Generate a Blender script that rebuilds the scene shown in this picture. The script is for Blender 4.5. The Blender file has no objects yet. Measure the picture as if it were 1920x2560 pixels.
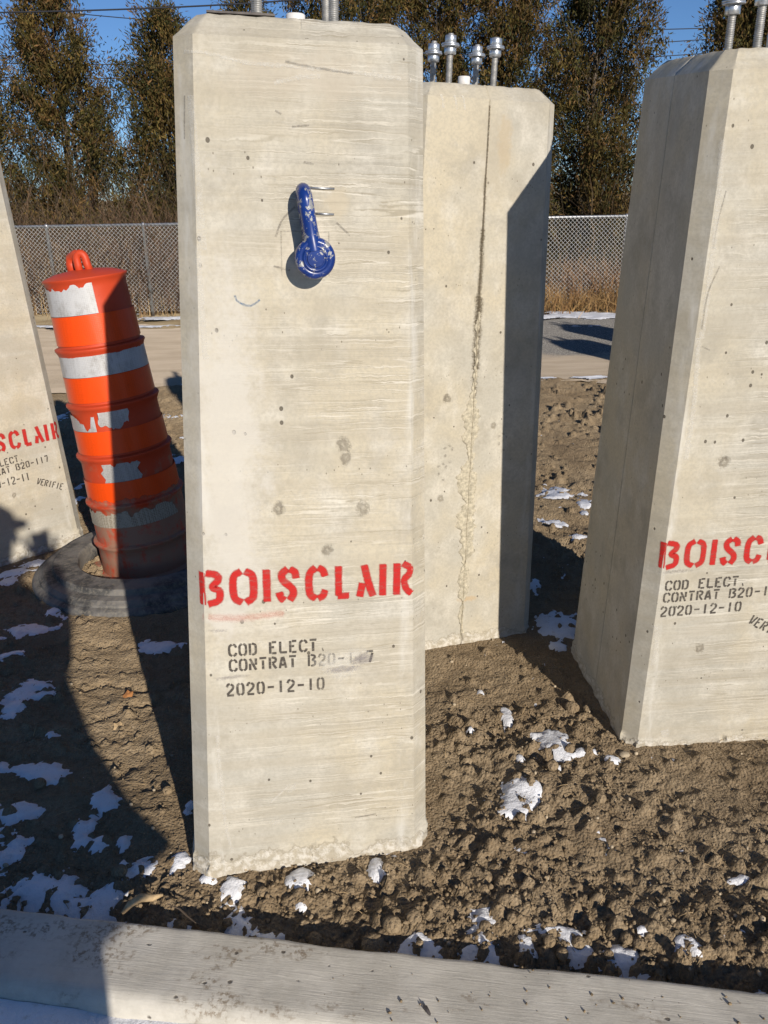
import bpy, bmesh, math, random
import numpy as np
from mathutils import Matrix, Vector, Euler

sc = bpy.context.scene
col = sc.collection
RNG = np.random.default_rng(7)
random.seed(7)

# ------------------------------------------------------------------ camera
EYE = np.array([0.0, 0.0, 1.5])
PITCH, ROLL = 0.366549, 0.017615
fw = np.array([0, math.cos(PITCH), -math.sin(PITCH)]); rt = np.array([1.0, 0, 0]); dn = np.cross(fw, rt)
rt2 = math.cos(ROLL) * rt + math.sin(ROLL) * dn
dn2 = -math.sin(ROLL) * rt + math.cos(ROLL) * dn
cam_d = bpy.data.cameras.new('camera')
cam_d.sensor_fit = 'HORIZONTAL'; cam_d.sensor_width = 36.0
cam_d.lens = 2067.45 / 1920 * 36.0
cam_d.clip_start = 0.02; cam_d.clip_end = 2000
cam = bpy.data.objects.new('camera', cam_d); col.objects.link(cam)
M = Matrix.Identity(4)
for i in range(3):
    M[i][0] = rt2[i]; M[i][1] = -dn2[i]; M[i][2] = -fw[i]; M[i][3] = EYE[i]
cam.matrix_world = M
sc.camera = cam
sc.cycles.max_bounces = 6; sc.cycles.diffuse_bounces = 3; sc.cycles.glossy_bounces = 2; sc.cycles.transparent_max_bounces = 12; sc.cycles.transmission_bounces = 2

# ------------------------------------------------------------------ light
SUN = np.array([0.38245, -0.85435, 0.35188])
world_ = bpy.data.worlds.new('World'); sc.world = world_; world_.use_nodes = True
wn = world_.node_tree.nodes; wl = world_.node_tree.links
sky = wn.new('ShaderNodeTexSky'); sky.sky_type = 'NISHITA'; sky.sun_disc = False
sky.sun_elevation = math.radians(20.6); sky.sun_rotation = math.atan2(SUN[0], SUN[1])
sky.air_density = 1.0; sky.dust_density = 0.0; sky.ozone_density = 5.8; sky.altitude = 3000
wl.new(sky.outputs[0], wn['Background'].inputs[0]); wn['Background'].inputs[1].default_value = 0.090
sun_d = bpy.data.lights.new('sun', 'SUN'); sun_d.energy = 4.9; sun_d.angle = math.radians(0.53); sun_d.color = (1.0, 0.915, 0.80)
sun = bpy.data.objects.new('sun', sun_d); col.objects.link(sun)
sun.rotation_euler = Vector(-SUN).to_track_quat('-Z', 'Y').to_euler(); sun.location = (4, -8, 6)
sc.view_settings.view_transform = 'Standard'; sc.view_settings.look = 'None'
sc.view_settings.exposure = 0.0; sc.view_settings.gamma = 1.0; sc.view_settings.use_curve_mapping = False

# ------------------------------------------------------------------ node helper
class NT:
    def __init__(s, name):
        s.m = bpy.data.materials.new(name); s.m.use_nodes = True
        s.t = s.m.node_tree; s.n = s.t.nodes; s.l = s.t.links
        s.b = s.n['Principled BSDF']; s.out = s.n['Material Output']
        s.tc = None
    def set(s, sock, v):
        if v is None: return
        if isinstance(v, bpy.types.NodeSocket): s.l.new(v, sock)
        else:
            try: sock.default_value = v
            except Exception: sock.default_value = (v, v, v)
    def coord(s, kind='Object'):
        if s.tc is None: s.tc = s.n.new('ShaderNodeTexCoord')
        return s.tc.outputs[kind]
    def map(s, v, scale=(1, 1, 1), loc=(0, 0, 0), rot=(0, 0, 0)):
        n = s.n.new('ShaderNodeMapping'); s.l.new(v, n.inputs[0])
        n.inputs['Scale'].default_value = scale; n.inputs['Location'].default_value = loc; n.inputs['Rotation'].default_value = rot
        return n.outputs[0]
    def noise(s, v, scale=5, detail=3, rough=.55, dist=0, color=False):
        n = s.n.new('ShaderNodeTexNoise'); s.l.new(v, n.inputs['Vector'])
        n.inputs['Scale'].default_value = scale; n.inputs['Detail'].default_value = detail
        n.inputs['Roughness'].default_value = rough; n.inputs['Distortion'].default_value = dist
        return n.outputs['Color' if color else 'Fac']
    def voro(s, v, scale=5, feature='F1', out='Distance', rand=1.0):
        n = s.n.new('ShaderNodeTexVoronoi'); s.l.new(v, n.inputs['Vector']); n.feature = feature
        n.inputs['Scale'].default_value = scale; n.inputs['Randomness'].default_value = rand
        return n.outputs[out]
    def math(s, op, a, b=None, c=None, clamp=False):
        n = s.n.new('ShaderNodeMath'); n.operation = op; n.use_clamp = clamp
        s.set(n.inputs[0], a)
        if b is not None: s.set(n.inputs[1], b)
        if c is not None: s.set(n.inputs[2], c)
        return n.outputs[0]
    def vmath(s, op, a, b=None, out=0):
        n = s.n.new('ShaderNodeVectorMath'); n.operation = op
        s.set(n.inputs[0], a)
        if b is not None: s.set(n.inputs[1], b)
        return n.outputs[out]
    def ramp(s, v, lo, hi, a=0.0, b=1.0):
        n = s.n.new('ShaderNodeMapRange'); n.interpolation_type = 'SMOOTHSTEP'
        s.set(n.inputs[0], v); n.inputs[1].default_value = lo; n.inputs[2].default_value = hi
        n.inputs[3].default_value = a; n.inputs[4].default_value = b
        return n.outputs[0]
    def mix(s, f, a, b, mode='MIX'):
        n = s.n.new('ShaderNodeMix'); n.data_type = 'RGBA'; n.blend_type = mode
        s.set(n.inputs[0], f)
        for k, v in ((6, a), (7, b)):
            if isinstance(v, bpy.types.NodeSocket): s.l.new(v, n.inputs[k])
            else: n.inputs[k].default_value = (*v, 1) if len(v) == 3 else v
        return n.outputs[2]
    def sep(s, v):
        n = s.n.new('ShaderNodeSeparateXYZ'); s.l.new(v, n.inputs[0]); return n.outputs
    def comb(s, x, y, z):
        n = s.n.new('ShaderNodeCombineXYZ'); s.set(n.inputs[0], x); s.set(n.inputs[1], y); s.set(n.inputs[2], z); return n.outputs[0]
    def attr(s, name, out='Fac'):
        n = s.n.new('ShaderNodeAttribute'); n.attribute_name = name; return n.outputs[out]
    def bump(s, hgt, strength=.5, dist=.01, prev=None):
        n = s.n.new('ShaderNodeBump'); s.set(n.inputs['Height'], hgt)
        n.inputs['Strength'].default_value = strength; n.inputs['Distance'].default_value = dist
        if prev is not None: s.l.new(prev, n.inputs['Normal'])
        return n.outputs[0]
    def done(s, color=None, rough=.8, metal=0, normal=None, spec=None):
        if color is not None:
            if isinstance(color, bpy.types.NodeSocket): s.l.new(color, s.b.inputs['Base Color'])
            else: s.b.inputs['Base Color'].default_value = (*color, 1)
        s.set(s.b.inputs['Roughness'], rough); s.set(s.b.inputs['Metallic'], metal)
        if normal is not None: s.l.new(normal, s.b.inputs['Normal'])
        if spec is not None: s.b.inputs['Specular IOR Level'].default_value = spec
        if spec is not None and spec < .2 and 'Diffuse Roughness' in s.b.inputs: s.b.inputs['Diffuse Roughness'].default_value = 1.0   # loose earth scatters back towards the light
        return s.m

# ------------------------------------------------------------------ materials
def concrete(name, lines=1.0, seed=0.0, holes=(), warm=1.0, stains=()):
    t = NT(name); o0 = t.coord('Object'); o = t.map(o0, loc=(seed * 3.1, seed * 1.7, seed * 2.3))
    P = t.sep(o0); nrm = t.sep(t.coord('Normal'))
    big = t.noise(o, 2.6, 3, .6)
    med = t.noise(t.map(o, scale=(1, 1, .7)), 11, 5, .65)
    c = t.mix(t.ramp(big, .38, .62), (.53, .472, .355), (.46, .435, .37))
    c = t.mix(t.ramp(med, .45, .68, 0, .75), c, (.60, .565, .485))
    c = t.mix(t.ramp(t.noise(t.map(o, loc=(4, 2, 7)), 7, 6, .72), .47, .70, 0, .62), c, (.335, .305, .245))
    fine = t.noise(o, 130, 3, .65)
    c = t.mix(t.ramp(fine, .38, .68, .0, .34), c, (.33, .305, .25))
    h = t.math('MULTIPLY', fine, .35)
    # horizontal bleed lines left by the form: level lines of a flat-stretched noise
    if lines > 0:
        front = t.ramp(t.math('MULTIPLY', nrm[1], -1), .25, .6)
        right = t.ramp(t.math('ADD', P[0], t.math('MULTIPLY', t.math('SUBTRACT', big, .5), .5)), -.22, .06, .10, 1)
        brk = t.ramp(t.noise(t.map(o, scale=(2.2, 2.2, 9)), 2.0, 3, .6), .34, .58)
        msk = t.math('MULTIPLY', t.math('MULTIPLY', front, right), t.math('MULTIPLY', brk, lines))
        wob = t.noise(t.map(o, scale=(4, 4, 3)), 9, 4, .65)
        f = t.noise(t.map(t.vmath('ADD', o, t.comb(0, 0, t.math('MULTIPLY', wob, .010))), scale=(.16, .16, 9.0)), 2.6, 3, .6)
        fr = t.math('FRACT', t.math('ADD', t.math('MULTIPLY', f, 17), t.math('MULTIPLY', P[2], 34)))
        lt = t.ramp(t.math('ABSOLUTE', t.math('SUBTRACT', fr, .42)), .02, .12, 1, 0)
        dk = t.ramp(t.math('ABSOLUTE', t.math('SUBTRACT', fr, .60)), .02, .13, 1, 0)
        c = t.mix(t.math('MULTIPLY', dk, t.math('MULTIPLY', msk, .58)), c, (.265, .23, .165))
        c = t.mix(t.math('MULTIPLY', lt, t.math('MULTIPLY', msk, .75)), c, (.66, .62, .53))
        h = t.math('ADD', h, t.math('MULTIPLY', t.math('MULTIPLY', fr, msk), 1.0))
        band = t.ramp(t.noise(t.map(o, scale=(.5, .5, 14), loc=(9, 3, 1)), 2.2, 3, .5), .4, .62)
        c = t.mix(t.math('MULTIPLY', band, t.math('MULTIPLY', front, .36)), c, (.40, .352, .265))
    # bug holes
    v = t.n.new('ShaderNodeTexVoronoi'); t.l.new(t.map(o, scale=(1, 1, .8)), v.inputs['Vector']); v.inputs['Scale'].default_value = 42
    rnd = t.sep(v.outputs['Color'])
    rad = t.ramp(rnd[0], .78, 1.0, 0, .17)
    hole = t.ramp(t.math('SUBTRACT', v.outputs['Distance'], rad), -.03, .02, 1, 0)
    hole = t.math('MULTIPLY', hole, t.math('GREATER_THAN', rnd[0], .88))
    c = t.mix(t.math('MULTIPLY', hole, .85), c, (.09, .075, .055))
    h = t.math('SUBTRACT', h, t.math('MULTIPLY', hole, 2.5))
    v2 = t.n.new('ShaderNodeTexVoronoi'); t.l.new(t.map(o, scale=(1, 1, .55), loc=(.31, .77, .13)), v2.inputs['Vector']); v2.inputs['Scale'].default_value = 105
    rn2 = t.sep(v2.outputs['Color']); pit = t.math('MULTIPLY', t.ramp(v2.outputs['Distance'], .08, .17, 1, 0), t.math('GREATER_THAN', rn2[1], .90))
    c = t.mix(t.math('MULTIPLY', pit, .75), c, (.13, .11, .08))
    hn = t.noise(o, 85, 3, .65) if holes or stains else None
    # tie holes: round pits with a darker collar and a dark inner ring
    for (hx, hz, r) in holes:
        d = t.vmath('LENGTH', t.comb(t.math('SUBTRACT', P[0], hx), t.math('MULTIPLY', t.math('SUBTRACT', P[2], hz), .85), 0), out='Value')
        d = t.math('ADD', d, t.math('MULTIPLY', t.math('SUBTRACT', hn, .5), r * 1.7))
        isf = t.ramp(t.math('MULTIPLY', nrm[1], -1), .5, .8)
        rim = t.math('MULTIPLY', t.ramp(d, r * .7, r * 1.35, 1, 0), isf)
        core = t.math('MULTIPLY', t.math('MULTIPLY', t.ramp(t.math('ABSOLUTE', t.math('SUBTRACT', d, r * .62)), r * .08, r * .42, 1, 0), t.ramp(med, .36, .56, 1, .35)), isf)
        c = t.mix(t.math('MULTIPLY', rim, .55), c, (.31, .275, .21))
        c = t.mix(t.math('MULTIPLY', core, .8), c, (.12, .10, .075))
        h = t.math('SUBTRACT', h, t.math('MULTIPLY', rim, 3.0))
        h = t.math('ADD', h, t.math('MULTIPLY', t.ramp(d, 0, r * .5, 1, 0), 3.0))
    for (sx, sz, rx, rz, colr, amt) in stains:
        d = t.vmath('LENGTH', t.comb(t.math('MULTIPLY', t.math('SUBTRACT', P[0], sx), 1 / rx), t.math('MULTIPLY', t.math('SUBTRACT', P[2], sz), 1 / rz), 0), out='Value')
        d = t.math('ADD', d, t.math('ADD', t.math('MULTIPLY', t.math('SUBTRACT', med, .5), 2.4), t.math('MULTIPLY', t.math('SUBTRACT', hn, .5), .9)))
        c = t.mix(t.math('MULTIPLY', t.ramp(d, .3, 1.1, amt, 0), t.ramp(t.math('MULTIPLY', nrm[1], -1), .5, .8)), c, colr)
    # laitance crust where the base bled out on the ground
    edge = t.math('ADD', P[2], t.math('MULTIPLY', t.math('SUBTRACT', t.noise(o, 13, 5, .65), .5), .13))
    crust = t.ramp(edge, .018, .032, 1, 0)
    ck = t.noise(o, 60, 4, .7)
    c = t.mix(crust, c, t.mix(t.ramp(ck, .4, .62), (.42, .375, .29), (.61, .575, .50)))
    line = t.ramp(t.math('ABSOLUTE', t.math('SUBTRACT', edge, .030)), .0, .005, .5, 0)
    c = t.mix(line, c, (.25, .21, .15))
    h = t.math('ADD', h, t.math('MULTIPLY', t.math('MULTIPLY', ck, crust), 6))
    # white arris scuffs
    ax = t.math('ABSOLUTE', t.math('SUBTRACT', t.math('ABSOLUTE', P[0]), .215))
    sc_ = t.math('MULTIPLY', t.ramp(ax, .0, .022, 1, 0), t.ramp(t.noise(t.map(o, scale=(6, 6, 1.2)), 4, 4, .65), .45, .7))
    c = t.mix(t.math('MULTIPLY', sc_, .6), c, (.64, .62, .565))
    n = t.bump(h, .55, .0015)
    return t.done(c, .82, 0, n, .3)

def m_soil():
    t = NT('soil'); o = t.coord('Object')
    a = t.noise(o, 3.0, 5, .6); b = t.noise(o, 45, 5, .7); d = t.noise(o, 190, 3, .7)
    c = t.mix(t.ramp(a, .35, .65), (.275, .203, .124), (.365, .280, .178))
    c = t.mix(t.ramp(b, .4, .7, 0, .6), c, (.20, .142, .082))
    c = t.mix(t.ramp(d, .5, .75, 0, .6), c, (.47, .385, .262))
    v = t.voro(o, 120)
    h = t.math('ADD', t.math('MULTIPLY', b, 1.0), t.math('ADD', t.math('MULTIPLY', d, .5), t.math('MULTIPLY', v, -.6)))
    n = t.bump(h, 1.0, .013)
    return t.done(c, .95, 0, n, .15)

def m_road():
    t = NT('packed_gravel'); o = t.coord('Object'); P = t.sep(o)
    a = t.noise(o, 1.2, 4, .6); d = t.noise(o, 60, 4, .75); s_ = t.noise(t.map(o, scale=(.25, 1, 1)), 5, 4, .6)
    tan = t.mix(t.ramp(s_, .35, .65), (.345, .285, .215), (.42, .35, .27))
    grey = t.mix(t.ramp(d, .4, .65), (.10, .096, .09), (.34, .32, .29))
    # grey crushed stone lies on the far right lane
    m = t.math('ADD', t.math('MULTIPLY', t.math('SUBTRACT', a, .5), 1.6), t.math('SUBTRACT', P[1], 8.0))
    m = t.math('MULTIPLY', t.ramp(m, -.15, .25), t.ramp(t.math('ADD', P[0], t.math('MULTIPLY', a, 2)), -.6, .9))
    c = t.mix(m, tan, grey)
    c = t.mix(t.ramp(d, .62, .75, 0, .5), c, (.46, .43, .38))
    n = t.bump(d, .8, .012)
    return t.done(c, .95, 0, n, .15)

def m_far():
    t = NT('field_ground'); o = t.coord('Object')
    a = t.noise(o, 1.5, 5, .6)
    c = t.mix(t.ramp(a, .35, .65), (.19, .145, .085), (.30, .24, .15))
    return t.done(c, .95, 0, t.bump(t.noise(o, 30, 4, .7), .6, .02), .1)

def m_snow():
    t = NT('snow'); o = t.coord('Object')
    d = t.noise(o, 120, 3, .7); a = t.noise(o, 14, 4, .6)
    c = t.mix(t.ramp(a, .35, .75), (.86, .87, .90), (.76, .77, .80))
    c = t.mix(t.ramp(t.noise(o, 34, 4, .7), .56, .72, 0, .45), c, (.50, .46, .41))
    h = t.math('ADD', d, t.math('MULTIPLY', a, 2))
    m = t.done(c, .7, 0, t.bump(h, .75, .005), .3)
    t.b.inputs['Subsurface Weight'].default_value = .0
    return m

def m_kerb():
    t = NT('brushed_kerb_concrete'); o = t.coord('Object')      # local x runs along the kerb
    grain = t.noise(t.map(o, scale=(1.0, 16, 16)), 10, 5, .65, .8)
    med = t.noise(o, 9, 5, .65); fine = t.noise(o, 170, 3, .6)
    c = t.mix(t.ramp(med, .35, .68), (.49, .46, .395), (.62, .585, .51))
    c = t.mix(t.ramp(grain, .5, .72, 0, .22), c, (.38, .35, .30))
    c = t.mix(t.ramp(fine, .5, .75, 0, .35), c, (.66, .63, .56))
    lump = t.ramp(t.noise(t.map(o, scale=(.7, 1.6, 1)), 7, 4, .6), .54, .64)
    dirt = t.math('MULTIPLY', lump, t.ramp(t.noise(o, 70, 4, .7), .46, .62))
    c = t.mix(t.math('MULTIPLY', dirt, .75), c, (.20, .145, .09))
    v = t.n.new('ShaderNodeTexVoronoi'); t.l.new(t.map(o, scale=(.7, 1, 1)), v.inputs['Vector']); v.inputs['Scale'].default_value = 30
    rnd = t.sep(v.outputs['Color'])
    ns = t.math('ADD', v.outputs['Distance'], t.math('MULTIPLY', t.math('SUBTRACT', t.noise(o, 90, 3), .5), .25))
    pit = t.math('MULTIPLY', t.ramp(ns, .06, .14, 1, 0), t.math('GREATER_THAN', rnd[0], .72))
    c = t.mix(t.math('MULTIPLY', pit, .85), c, (.08, .065, .05))
    h = t.math('ADD', t.math('MULTIPLY', grain, 1.4), t.math('SUBTRACT', t.math('MULTIPLY', fine, .3), t.math('MULTIPLY', pit, 2.0)))
    return t.done(c, .88, 0, t.bump(h, .45, .0020), .25)

def m_galv(name='galvanised_steel', c1=(.42, .43, .44), c2=(.62, .63, .64), rough=.42, metal=.85):
    t = NT(name); o = t.coord('Object')
    v = t.noise(o, 60, 3, .6)
    return t.done(t.mix(t.ramp(v, .35, .65), c1, c2), rough, metal, t.bump(v, .1, .001))

def m_bluepaint():
    t = NT('chipped_blue_paint'); o = t.coord('Object')
    a = t.noise(o, 75, 5, .72, .3); b = t.noise(o, 22, 3, .6)
    chip = t.ramp(t.math('ADD', t.math('MULTIPLY', a, .7), t.math('MULTIPLY', b, .3)), .532, .556)
    c = t.mix(t.ramp(b, .3, .7), (.006, .026, .15), (.010, .042, .23))
    c = t.mix(chip, c, (.36, .36, .35))
    h = t.math('MULTIPLY', chip, -1)
    return t.done(c, t.math('ADD', .27, t.math('MULTIPLY', chip, .2)), t.math('MULTIPLY', chip, .35), t.bump(h, .5, .0006), .5)

def m_barrel(name, base, dirt_lo, tint=(.30, .22, .15), rough=.5, cell=False):
    t = NT(name); o = t.coord('Object'); P = t.sep(o)
    a = t.noise(o, 14, 6, .7); b = t.noise(o, 60, 4, .7); s_ = t.noise(t.map(o, scale=(1, 1, .12)), 16, 4, .6)
    lowz = t.ramp(P[2], .12, .95, .34, 0)
    dm = t.ramp(t.math('ADD', t.math('ADD', t.math('MULTIPLY', a, .6), t.math('MULTIPLY', s_, .4)), lowz), dirt_lo, dirt_lo + .17, 0, .8)
    c = t.mix(dm, base, tint)
    c = t.mix(t.ramp(b, .55, .78, 0, .35), c, tuple(x * .55 for x in base))
    h = t.math('MULTIPLY', a, .4)
    if cell:
        vv = t.voro(o, 150, 'F1', 'Distance', .25)
        h = t.math('ADD', h, t.math('MULTIPLY', vv, .6))
        c = t.mix(t.ramp(vv, .25, .6, 0, .3), c, tuple(min(1, x * 1.35) for x in base))
    return t.done(c, rough, 0, t.bump(h, .3, .002), .4)

def m_rubber():
    t = NT('dusty_rubber'); o = t.coord('Object')
    a = t.noise(o, 9, 5, .65); b = t.noise(o, 70, 4, .7)
    c = t.mix(t.ramp(a, .35, .62), (.055, .055, .055), (.19, .18, .165))
    c = t.mix(t.ramp(b, .45, .7, 0, .6), c, (.27, .24, .19))
    return t.done(c, .8, 0, t.bump(b, .4, .003), .25)

def m_leaf():
    t = NT('cedar_foliage'); cattr = t.attr('tint', 'Color')
    m = t.done(cattr, .75, 0, None, .2)
    tr = t.n.new('ShaderNodeBsdfTranslucent'); t.l.new(cattr, tr.inputs[0])
    mx = t.n.new('ShaderNodeMixShader'); mx.inputs[0].default_value = .22
    t.l.new(t.b.outputs[0], mx.inputs[1]); t.l.new(tr.outputs[0], mx.inputs[2]); t.l.new(mx.outputs[0], t.out.inputs[0])
    return m

def m_paint(name, colr, wear=.3, maxa=1.0, brk=.35, seed=0):
    t = NT(name); o = t.coord('Object')
    a = t.attr('cover')
    n1 = t.noise(t.map(o, loc=(seed, 0, 0), scale=(1, 1, 4)), 34, 4, .7); n2 = t.noise(o, 240, 3, .65)
    k = t.math('MULTIPLY', t.math('SUBTRACT', 1.0, t.math('MULTIPLY', t.ramp(n1, .42, .66), wear)), maxa)
    e = t.math('ADD', t.math('MULTIPLY', t.math('SUBTRACT', n2, .5), brk), t.math('MULTIPLY', t.math('SUBTRACT', n1, .5), brk * 1.5))
    al = t.math('MULTIPLY', t.math('MULTIPLY', t.ramp(t.math('ADD', a, e), .10, .95), k), t.ramp(a, .0, .2))
    t.set(t.b.inputs['Alpha'], al)
    c = t.mix(n1, colr, tuple(min(1, x * 1.25 + .01) for x in colr))
    return t.done(c, .7, 0, None, .2)

def m_plain(name, colr, rough=.8, var=.25, scale=25, metal=0):
    t = NT(name); o = t.coord('Object'); a = t.noise(o, scale, 4, .65)
    c = t.mix(t.ramp(a, .3, .7), tuple(x * (1 - var) for x in colr), tuple(min(1, x * (1 + var)) for x in colr))
    return t.done(c, rough, metal, t.bump(a, .3, .002), .3)

MAT = dict(soil=m_soil(), road=m_road(), far=m_far(), snow=m_snow(), kerb=m_kerb(), galv=m_galv(),
           zinc=m_galv('zinc_plated_steel', (.55, .57, .59), (.72, .74, .76), .33, .8),
           rod=m_galv('dull_threaded_steel', (.33, .33, .32), (.50, .49, .47), .5, .6),
           wire=m_galv('fence_wire', (.62, .62, .59), (.76, .76, .73), .5, .2),
           blue=m_bluepaint(), rubber=m_rubber(), leaf=m_leaf(),
           b_orange=m_barrel('orange_plastic', (.56, .060, .018), .705),
           b_refl=m_barrel('orange_reflective_sheet', (.82, .070, .004), .80, cell=True, rough=.35),
           b_white=m_barrel('worn_white_reflective_sheet', (.50, .50, .50), .46, (.27, .25, .225), .4, True),
           b_dirt=m_barrel('dirty_white_reflective_sheet', (.62, .58, .48), .42, (.14, .10, .06), .4, True),
           red=m_paint('red_stencil_paint', (.43, .015, .012), .36),
           black=m_paint('black_stencil_paint', (.070, .060, .050), .5, .95),
           chalk=m_paint('white_scrape', (.66, .63, .56), .85, .6, 1.5),
           smear=m_paint('violet_grey_smear', (.26, .235, .235), .75, .7, 1.2),
           redsmear=m_paint('red_overspray', (.60, .24, .18), .85, .42, 1.2),
           greymark=m_paint('dark_scuff', (.20, .18, .155), .85, .5, 1.2),
           bluemark=m_paint('blue_crayon_mark', (.14, .22, .32), .8, .6, 1.6),
           crust=m_plain('seam_laitance', (.47, .425, .325), .9, .28, 90), seam=m_plain('seam_dirt', (.20, .165, .11), .95, .3, 40),
           bark=m_plain('bark', (.11, .088, .065), .9, .35, 14), twig=m_plain('dry_twig', (.17, .125, .085), .9, .3, 6),
           pvc=m_plain('white_conduit', (.72, .70, .68), .5, .1, 30), cable=m_plain('cable_black', (.03, .032, .04), .6, .1),
           wood=m_plain('pole_wood', (.15, .12, .09), .9, .3, 8), siding=m_plain('white_siding', (.75, .76, .78), .6, .05),
           roof=m_plain('roof_shingle', (.10, .10, .11), .9, .2), glass=m_plain('window_glass', (.03, .04, .05), .1, .1),
           dleaf=m_plain('fallen_leaf', (.45, .20, .07), .7, .2, 60), barkp=m_plain('pale_bark', (.50, .36, .20), .85, .25, 50),
           stone=m_plain('field_stone', (.44, .36, .25), .85, .25, 40), coat=m_plain('dark_coat', (.03, .035, .05), .9, .2),
           skin=m_plain('skin', (.45, .27, .19), .6, .08), trouser=m_plain('jeans', (.04, .06, .10), .9, .2), phone=m_plain('phone_black', (.01, .01, .012), .2, .1),
           steel=m_plain('dark_steel', (.09, .08, .075), .6, .3, 30, .4))
def m_grass():
    t = NT('dry_grass'); return t.done(t.attr('tint', 'Color'), .85, 0, None, .1)
MAT['grass'] = m_grass()
PI = math.pi

# ------------------------------------------------------------------ object helpers
def mesh_obj(name, verts, faces, mat, parent=None, smooth=False, attrs=None):
    me = bpy.data.meshes.new(name)
    verts = np.asarray(verts, dtype=np.float32)
    if isinstance(faces, np.ndarray):
        k = faces.shape[1]
        me.vertices.add(len(verts)); me.vertices.foreach_set('co', verts.ravel())
        me.loops.add(faces.size); me.loops.foreach_set('vertex_index', faces.astype(np.int32).ravel())
        me.polygons.add(len(faces)); me.polygons.foreach_set('loop_start', np.arange(0, faces.size, k, dtype=np.int32))
        me.update(calc_edges=True)
    else:
        me.from_pydata([tuple(map(float, v)) for v in verts], [], faces)
    if attrs:
        for an, (typ, data) in attrs.items():
            a = me.attributes.new(an, typ, 'POINT')
            a.data.foreach_set('color' if typ == 'FLOAT_COLOR' else 'value', np.asarray(data, dtype=np.float32).ravel())
    me.validate()
    if smooth: me.polygons.foreach_set('use_smooth', np.ones(len(me.polygons), dtype=bool))
    me.materials.append(MAT[mat] if isinstance(mat, str) else mat)
    o = bpy.data.objects.new(name, me); col.objects.link(o)
    if parent is not None: o.parent = parent
    return o

def tag(o, label=None, cat=None, group=None, kind=None):
    if label: o['label'] = label
    if cat: o['category'] = cat
    if group: o['group'] = group
    if kind: o['kind'] = kind
    return o

def empty(name, loc=(0, 0, 0)):
    o = bpy.data.objects.new(name, None); o.location = loc; col.objects.link(o); o.empty_display_size = .1
    return o

def grid_faces(nr, nc, wrap=False):
    r = np.arange(nr - 1)[:, None]; c = np.arange(nc if wrap else nc - 1)[None, :]
    a = r * nc + c; b = r * nc + (c + 1) % nc
    return np.stack([a, b, b + nc, a + nc], -1).reshape(-1, 4)

def lathe(prof, n=32, close=False):
    """profile [(r,z)] -> verts, quad faces around z"""
    th = np.arange(n) * 2 * math.pi / n
    v = np.array([[(r * math.cos(a), r * math.sin(a), z) for a in th] for r, z in prof]).reshape(-1, 3)
    return v, grid_faces(len(prof), n, True)

def tube(path, rad, n=8, cap=True):
    path = np.asarray(path, float); m = len(path); rad = np.broadcast_to(np.asarray(rad, float), (m,))
    T = np.gradient(path, axis=0); T /= np.linalg.norm(T, axis=1)[:, None] + 1e-12
    up = np.array([0, 0, 1.0]) if abs(T[0][2]) < .9 else np.array([1.0, 0, 0])
    nv = np.cross(T[0], up); nv /= np.linalg.norm(nv)
    V = []
    for i in range(m):
        nv = nv - T[i] * nv.dot(T[i]); nv /= np.linalg.norm(nv); bv = np.cross(T[i], nv)
        for k in range(n):
            a = 2 * math.pi * k / n
            V.append(path[i] + rad[i] * (math.cos(a) * nv + math.sin(a) * bv))
    F = [list(map(int, f)) for f in grid_faces(m, n, True)]
    if cap:
        F.append(list(range(n))[::-1]); F.append([(m - 1) * n + k for k in range(n)])
    return V, F

def join(parts):
    V, F = [], []
    for v, f in parts:
        b = len(V); V += [tuple(map(float, p)) for p in v]; F += [[int(i) + b for i in q] for q in f]
    return V, F

def box(x0, x1, y0, y1, z0, z1):
    v = [(x0, y0, z0), (x1, y0, z0), (x1, y1, z0), (x0, y1, z0), (x0, y0, z1), (x1, y0, z1), (x1, y1, z1), (x0, y1, z1)]
    return v, [(0, 3, 2, 1), (4, 5, 6, 7), (0, 1, 5, 4), (1, 2, 6, 5), (2, 3, 7, 6), (3, 0, 4, 7)]

def bevel(o, w, seg=2):
    m = o.modifiers.new('bevel', 'BEVEL'); m.width = w; m.segments = seg; m.limit_method = 'ANGLE'; m.angle_limit = math.radians(35)
    return o

# value noise (vectorised)
class VN:
    def __init__(s, seed): s.t = np.random.default_rng(seed).random((256, 256))
    def __call__(s, x, y):
        xi = np.floor(x).astype(int); yi = np.floor(y).astype(int); fx = x - xi; fy = y - yi
        fx = fx * fx * (3 - 2 * fx); fy = fy * fy * (3 - 2 * fy)
        g = lambda i, j: s.t[i & 255, j & 255]
        return (g(xi, yi) * (1 - fx) + g(xi + 1, yi) * fx) * (1 - fy) + (g(xi, yi + 1) * (1 - fx) + g(xi + 1, yi + 1) * fx) * fy - .5
VNS = [VN(i) for i in range(12)]
def fbm(x, y, sc_, octv=4, g=.5, k=0):
    r = 0; a = 1
    for i in range(octv):
        r = r + a * VNS[(k + i) % 12](x * sc_ + 17.3 * i, y * sc_ + 9.1 * i); sc_ *= 2.03; a *= g
    return r

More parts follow.
